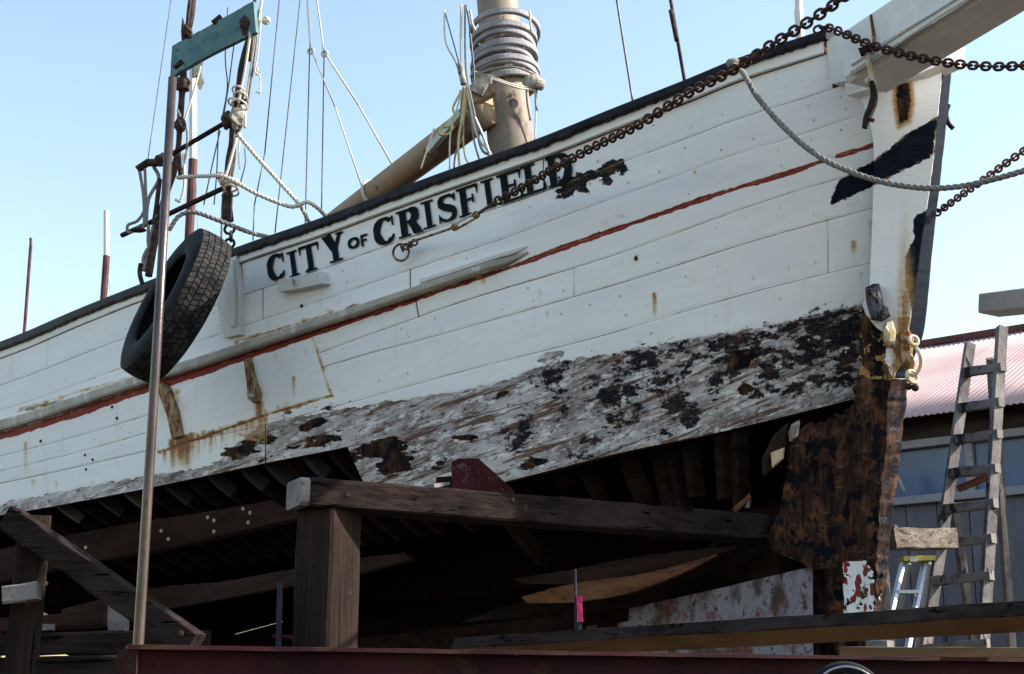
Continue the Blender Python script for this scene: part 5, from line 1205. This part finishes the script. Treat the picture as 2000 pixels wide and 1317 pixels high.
# ------------------------------------------------------------------ shed
def shed():
    w0 = at(1850, 990, 13.0); wd = V(-.78, .62, 0).normalized(); back = V(.62, .78, 0).normalized()
    def along(t): return V(w0.x, w0.y, 0)+wd*t
    tA, tB = -5.0, 5.5
    ze = at(1850, 806, 12.6).z; zr = at(1850, 657, 15.6).z; zb = 0
    z_s1 = at(1850, 870, 13).z; z_s2 = at(1850, 966, 13).z
    root = empty('boat_shed', (w0.x, w0.y, 0), 'grey board shed with a faded pink corrugated roof at the right', 'shed')
    # roof of corrugated sheets
    n = int((tB-tA)/.012); e0 = -back*.35
    sheets = 12; Ls = (tB-tA)/sheets; ridgeoff = 2.9
    for s in range(sheets):
        vs = []; fs = []; m = 60
        for i in range(m+1):
            t = tA+Ls*s+(Ls+.0)*i/m; zc = .0065*math.cos(2*math.pi*t/.058)
            for q in (0, .25, .5, .75, 1):
                vs.append(along(t)+e0.lerp(back*ridgeoff, q)+V(0, 0, ze+(zr-ze)*q+zc+(.004 if s % 2 else 0)))
        fs = grid_faces(m+1, 5); o = mobj('roof_sheet', vs, fs, M['roof'], root, smooth=True); o.modifiers.new('thick', 'SOLIDIFY').thickness = .004
    mobj('ridge_cap', *timber(along(tA)+back*ridgeoff+V(0, 0, zr+.02), along(tB)+back*ridgeoff+V(0, 0, zr+.02), .14, .08, n=10), M['farbrown'], root)
    for q in (0,):
        vs = [along(tA)+back*(ridgeoff)+V(0, 0, zr), along(tB)+back*ridgeoff+V(0, 0, zr), along(tB)+back*(2*ridgeoff+.3)+V(0, 0, ze), along(tA)+back*(2*ridgeoff+.3)+V(0, 0, ze)]
        mobj('rear_roof', vs, [(0, 1, 2, 3)], M['roof'], root).modifiers.new('thick', 'SOLIDIFY').thickness = .02
    # wall boards below the window band
    bw = .30; t = tA
    while t < tB-.01:
        a, b = along(t+.006), along(min(t+bw, tB)-.006); off = random.uniform(0, .006)
        vs, fs = timber((a+V(0, 0, zb)), (a+V(0, 0, zb+1)), .1, .1) if False else ([], [])
        P = [a, b, b+back*.03, a+back*.03]; P = [p-back*off for p in P]
        vs = [p+V(0, 0, zb) for p in P]+[p+V(0, 0, z_s2-.05) for p in P]
        fs = [(0, 1, 5, 4), (1, 2, 6, 5), (2, 3, 7, 6), (3, 0, 4, 7), (4, 5, 6, 7)]
        mobj('wall_board', vs, fs, M['shedwall'], root); t += bw
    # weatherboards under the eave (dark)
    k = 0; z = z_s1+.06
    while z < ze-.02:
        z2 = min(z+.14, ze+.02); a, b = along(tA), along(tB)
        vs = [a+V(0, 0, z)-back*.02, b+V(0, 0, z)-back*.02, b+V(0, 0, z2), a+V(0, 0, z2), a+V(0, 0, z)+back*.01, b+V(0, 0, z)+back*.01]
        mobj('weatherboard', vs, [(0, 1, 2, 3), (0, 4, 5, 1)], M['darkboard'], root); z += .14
    for zz, nm in ((z_s1+.03, 'window_head'), (z_s2-.03, 'window_sill')):
        mobj(nm, *timber(along(tA)-back*.035+V(0, 0, zz), along(tB)-back*.035+V(0, 0, zz), .07, .07, n=12), M['shedtrim'], root)
    t = tA
    while t < tB:
        a, b = along(t+.04)+back*.02, along(min(tB, t+.95)-.04)+back*.02
        wn = mobj('window_pane', [a+V(0, 0, z_s2), b+V(0, 0, z_s2), b+V(0, 0, z_s1), a+V(0, 0, z_s1)], [(0, 1, 2, 3)], M['glass'], root)
        mobj('mullion', *timber(along(t)-back*.01+V(0, 0, z_s2), along(t)-back*.01+V(0, 0, z_s1), .07, .05, up=back, n=1), M['shedtrim'], root); t += .95
    # back wall so the shed is closed
    vs = [along(tA)+back*5.8, along(tB)+back*5.8]; vs = vs+[v+V(0, 0, ze) for v in vs]; mobj('rear_wall', vs, [(0, 1, 3, 2)], M['shedwall'], root)
    for tt in (tA, tB):
        a = along(tt); vs = [a+back*.04, a+back*5.8, a+back*5.8+V(0, 0, ze), a+back*ridgeoff+V(0, 0, zr-.05), a+back*.04+V(0, 0, ze-.02)]
        mobj('gable_wall', vs, [(0, 1, 2, 3, 4)], M['shedwall'], root)
    mobj('slanted_batten', *timber(at(1745, 905, 13)-back*.08, at(1772, 962, 13)-back*.08, .05, .03, n=1), M['shedtrim'], root)
shed()
# wooden step ladder
ld = empty('wooden_stepladder', (at(1870, 1200, 8.6).x, 8.6, 0), 'tall grey wooden stepladder standing in front of the shed', 'ladder')
def railpt(side, y): 
    if side == 0: x = np.interp(y, [665, 1200, 1500], [1896, 1818, 1774]); Y = np.interp(y, [665, 1500], [9.0, 8.2])
    else: x = np.interp(y, [655, 1240, 1500], [1957, 1922, 1906]); Y = np.interp(y, [655, 1500], [8.75, 7.95])
    return at(x, y, Y)
for s in (0, 1): 
    a = railpt(s, 672 if s == 0 else 640); b = railpt(s, 1317); d = (b-a); b = a+d*((a.z)/(a.z-b.z)); mobj('rail', *timber(a, b, .036 if s == 0 else .04, .065, up=V(1, .3, 0), n=8, jit=.002), M['ladder'], ld)
for i, y in enumerate((725, 793, 855, 921, 990, 1058, 1130, 1196, 1262)):
    p0, p1 = railpt(0, y+6), railpt(1, y-4); e = (p1-p0).normalized(); f = V(-.1, -.06, 0)
    mobj('tread', *timber(p0-e*.03+V(0, -.05, 0), p1+e*.01+V(0, -.05, 0), .055, .054, n=3, jit=.003), M['ladder'], ld)
for x0, y0, x1, y1, Y0, Y1 in ((1862, 985, 1900, 1250, 9.6, 10.1), (1935, 700, 1975, 1250, 9.2, 10.1)):
    a = at(x0, y0, Y0); b = at(x1, y1, Y1); b = a+(b-a)*((a.z)/(a.z-b.z)); mobj('rear_leg', *timber(a, b, .05, .05, up=V(1, .3, 0), n=5), M['ladder'], ld)
mobj('brace', *timber(at(1872, 955, 9.2), at(1945, 925, 9.0), .03, .04, n=1), M['brown'], ld)
# aluminium step ladder
al = empty('aluminium_stepladder', (at(1780, 1200, 8.4).x, 8.4, 0), 'small aluminium stepladder with a yellow top beside the wooden one', 'ladder')
def ext(x0, y0, Y0, x1, y1, Y1, wd, h, nm, mat='alu'):
    a = at(x0, y0, Y0); b = at(x1, y1, Y1)
    b = a+(b-a)*((a.z)/(a.z-b.z)); mobj(nm, *timber(a, b, wd, h, up=V(0, 1, 0), n=2, jit=0), M[mat], al)
ext(1764, 1098, 8.6, 1740, 1200, 8.3, .022, .06, 'rail'); ext(1806, 1098, 8.6, 1786, 1200, 8.3, .022, .06, 'rail'); ext(1776, 1098, 8.7, 1756, 1200, 9.1, .015, .04, 'rear_leg'); ext(1816, 1098, 8.7, 1800, 1200, 9.1, .015, .04, 'rear_leg')
mobj('top_cap', *timber(at(1759, 1094, 8.6), at(1820, 1092, 8.6), .15, .028, n=1, jit=0), M['yellow'], al)
mobj('cap_label', *timber(at(1777, 1094, 8.519), at(1792, 1093.5, 8.519), .006, .022, n=1, jit=0), M['plainwhite'], al)
for y in (1157, 1222, 1285): mobj('step', *timber(at(np.interp(y, [1098, 1200], [1764, 1740]), y, 8.42), at(np.interp(y, [1098, 1200], [1806, 1786]), y, 8.42), .09, .02, n=1, jit=0), M['alu'], al)
for x0, x1 in ((1747, 1755), (1794, 1787)): mobj('gusset', *timber(at(x0-2, 1172, 8.38), at(x1, 1160, 8.38), .01, .012, n=1, jit=0), M['alu'], al)

# white timber end entering at right (upper structure of another boat)
wbm = mobj('painted_beam', *timber(at(1932, 597, 6.0), at(2120, 575, 5.6), .14, .085, n=3, jit=.001), M['whitepaint'], None); tag(wbm, 'white painted beam end entering from the right above the shed roof', 'beam')

# ------------------------------------------------------------------ distant masts behind
def farmast(x, y0, y1, Y, r, mat_lo, ysplit, mat_hi, label):
    b = at(x, y1, Y); g = V(b.x, b.y, 0); t = at(x, y0, Y); root = empty('distant_mast', g, label, 'mast', 'masts of other boats behind')
    s = at(x, ysplit, Y)
    mobj('lower_mast', *tube([g, s], r, 10), M[mat_lo], root)
    mobj('upper_mast', *tube([s, t], r*.85, 10), M[mat_hi], root); return root
fm = [farmast(60, 465, 640, 38, .045, 'farbrown', 480, 'farbrown', 'thin brown mast at the far left edge'),
      farmast(208, 412, 580, 34, .085, 'farbrown', 500, 'plainwhite', 'distant mast left of the tyre, dark below with a white top'),
      farmast(377, 95, 480, 30, .10, 'farbrown', 312, 'plainwhite', 'taller mast behind the shrouds, dark below and white above'),
      farmast(1560, -30, 90, 26, .09, 'plainwhite', 20, 'plainwhite', 'pale distant mast rising behind the bow rail end')]
for i, o in enumerate(fm):
    x = (60, 208, 377, 1560)[i]; Y = (38, 34, 30, 26)[i]
    if i in (1, 2): 
        for dx in (-12, 14): mobj('mast_stay', *tube([at(x+dx, 640, Y), at(x, 505 if i == 1 else 110, Y)], .008, 4), M['wire'], o)
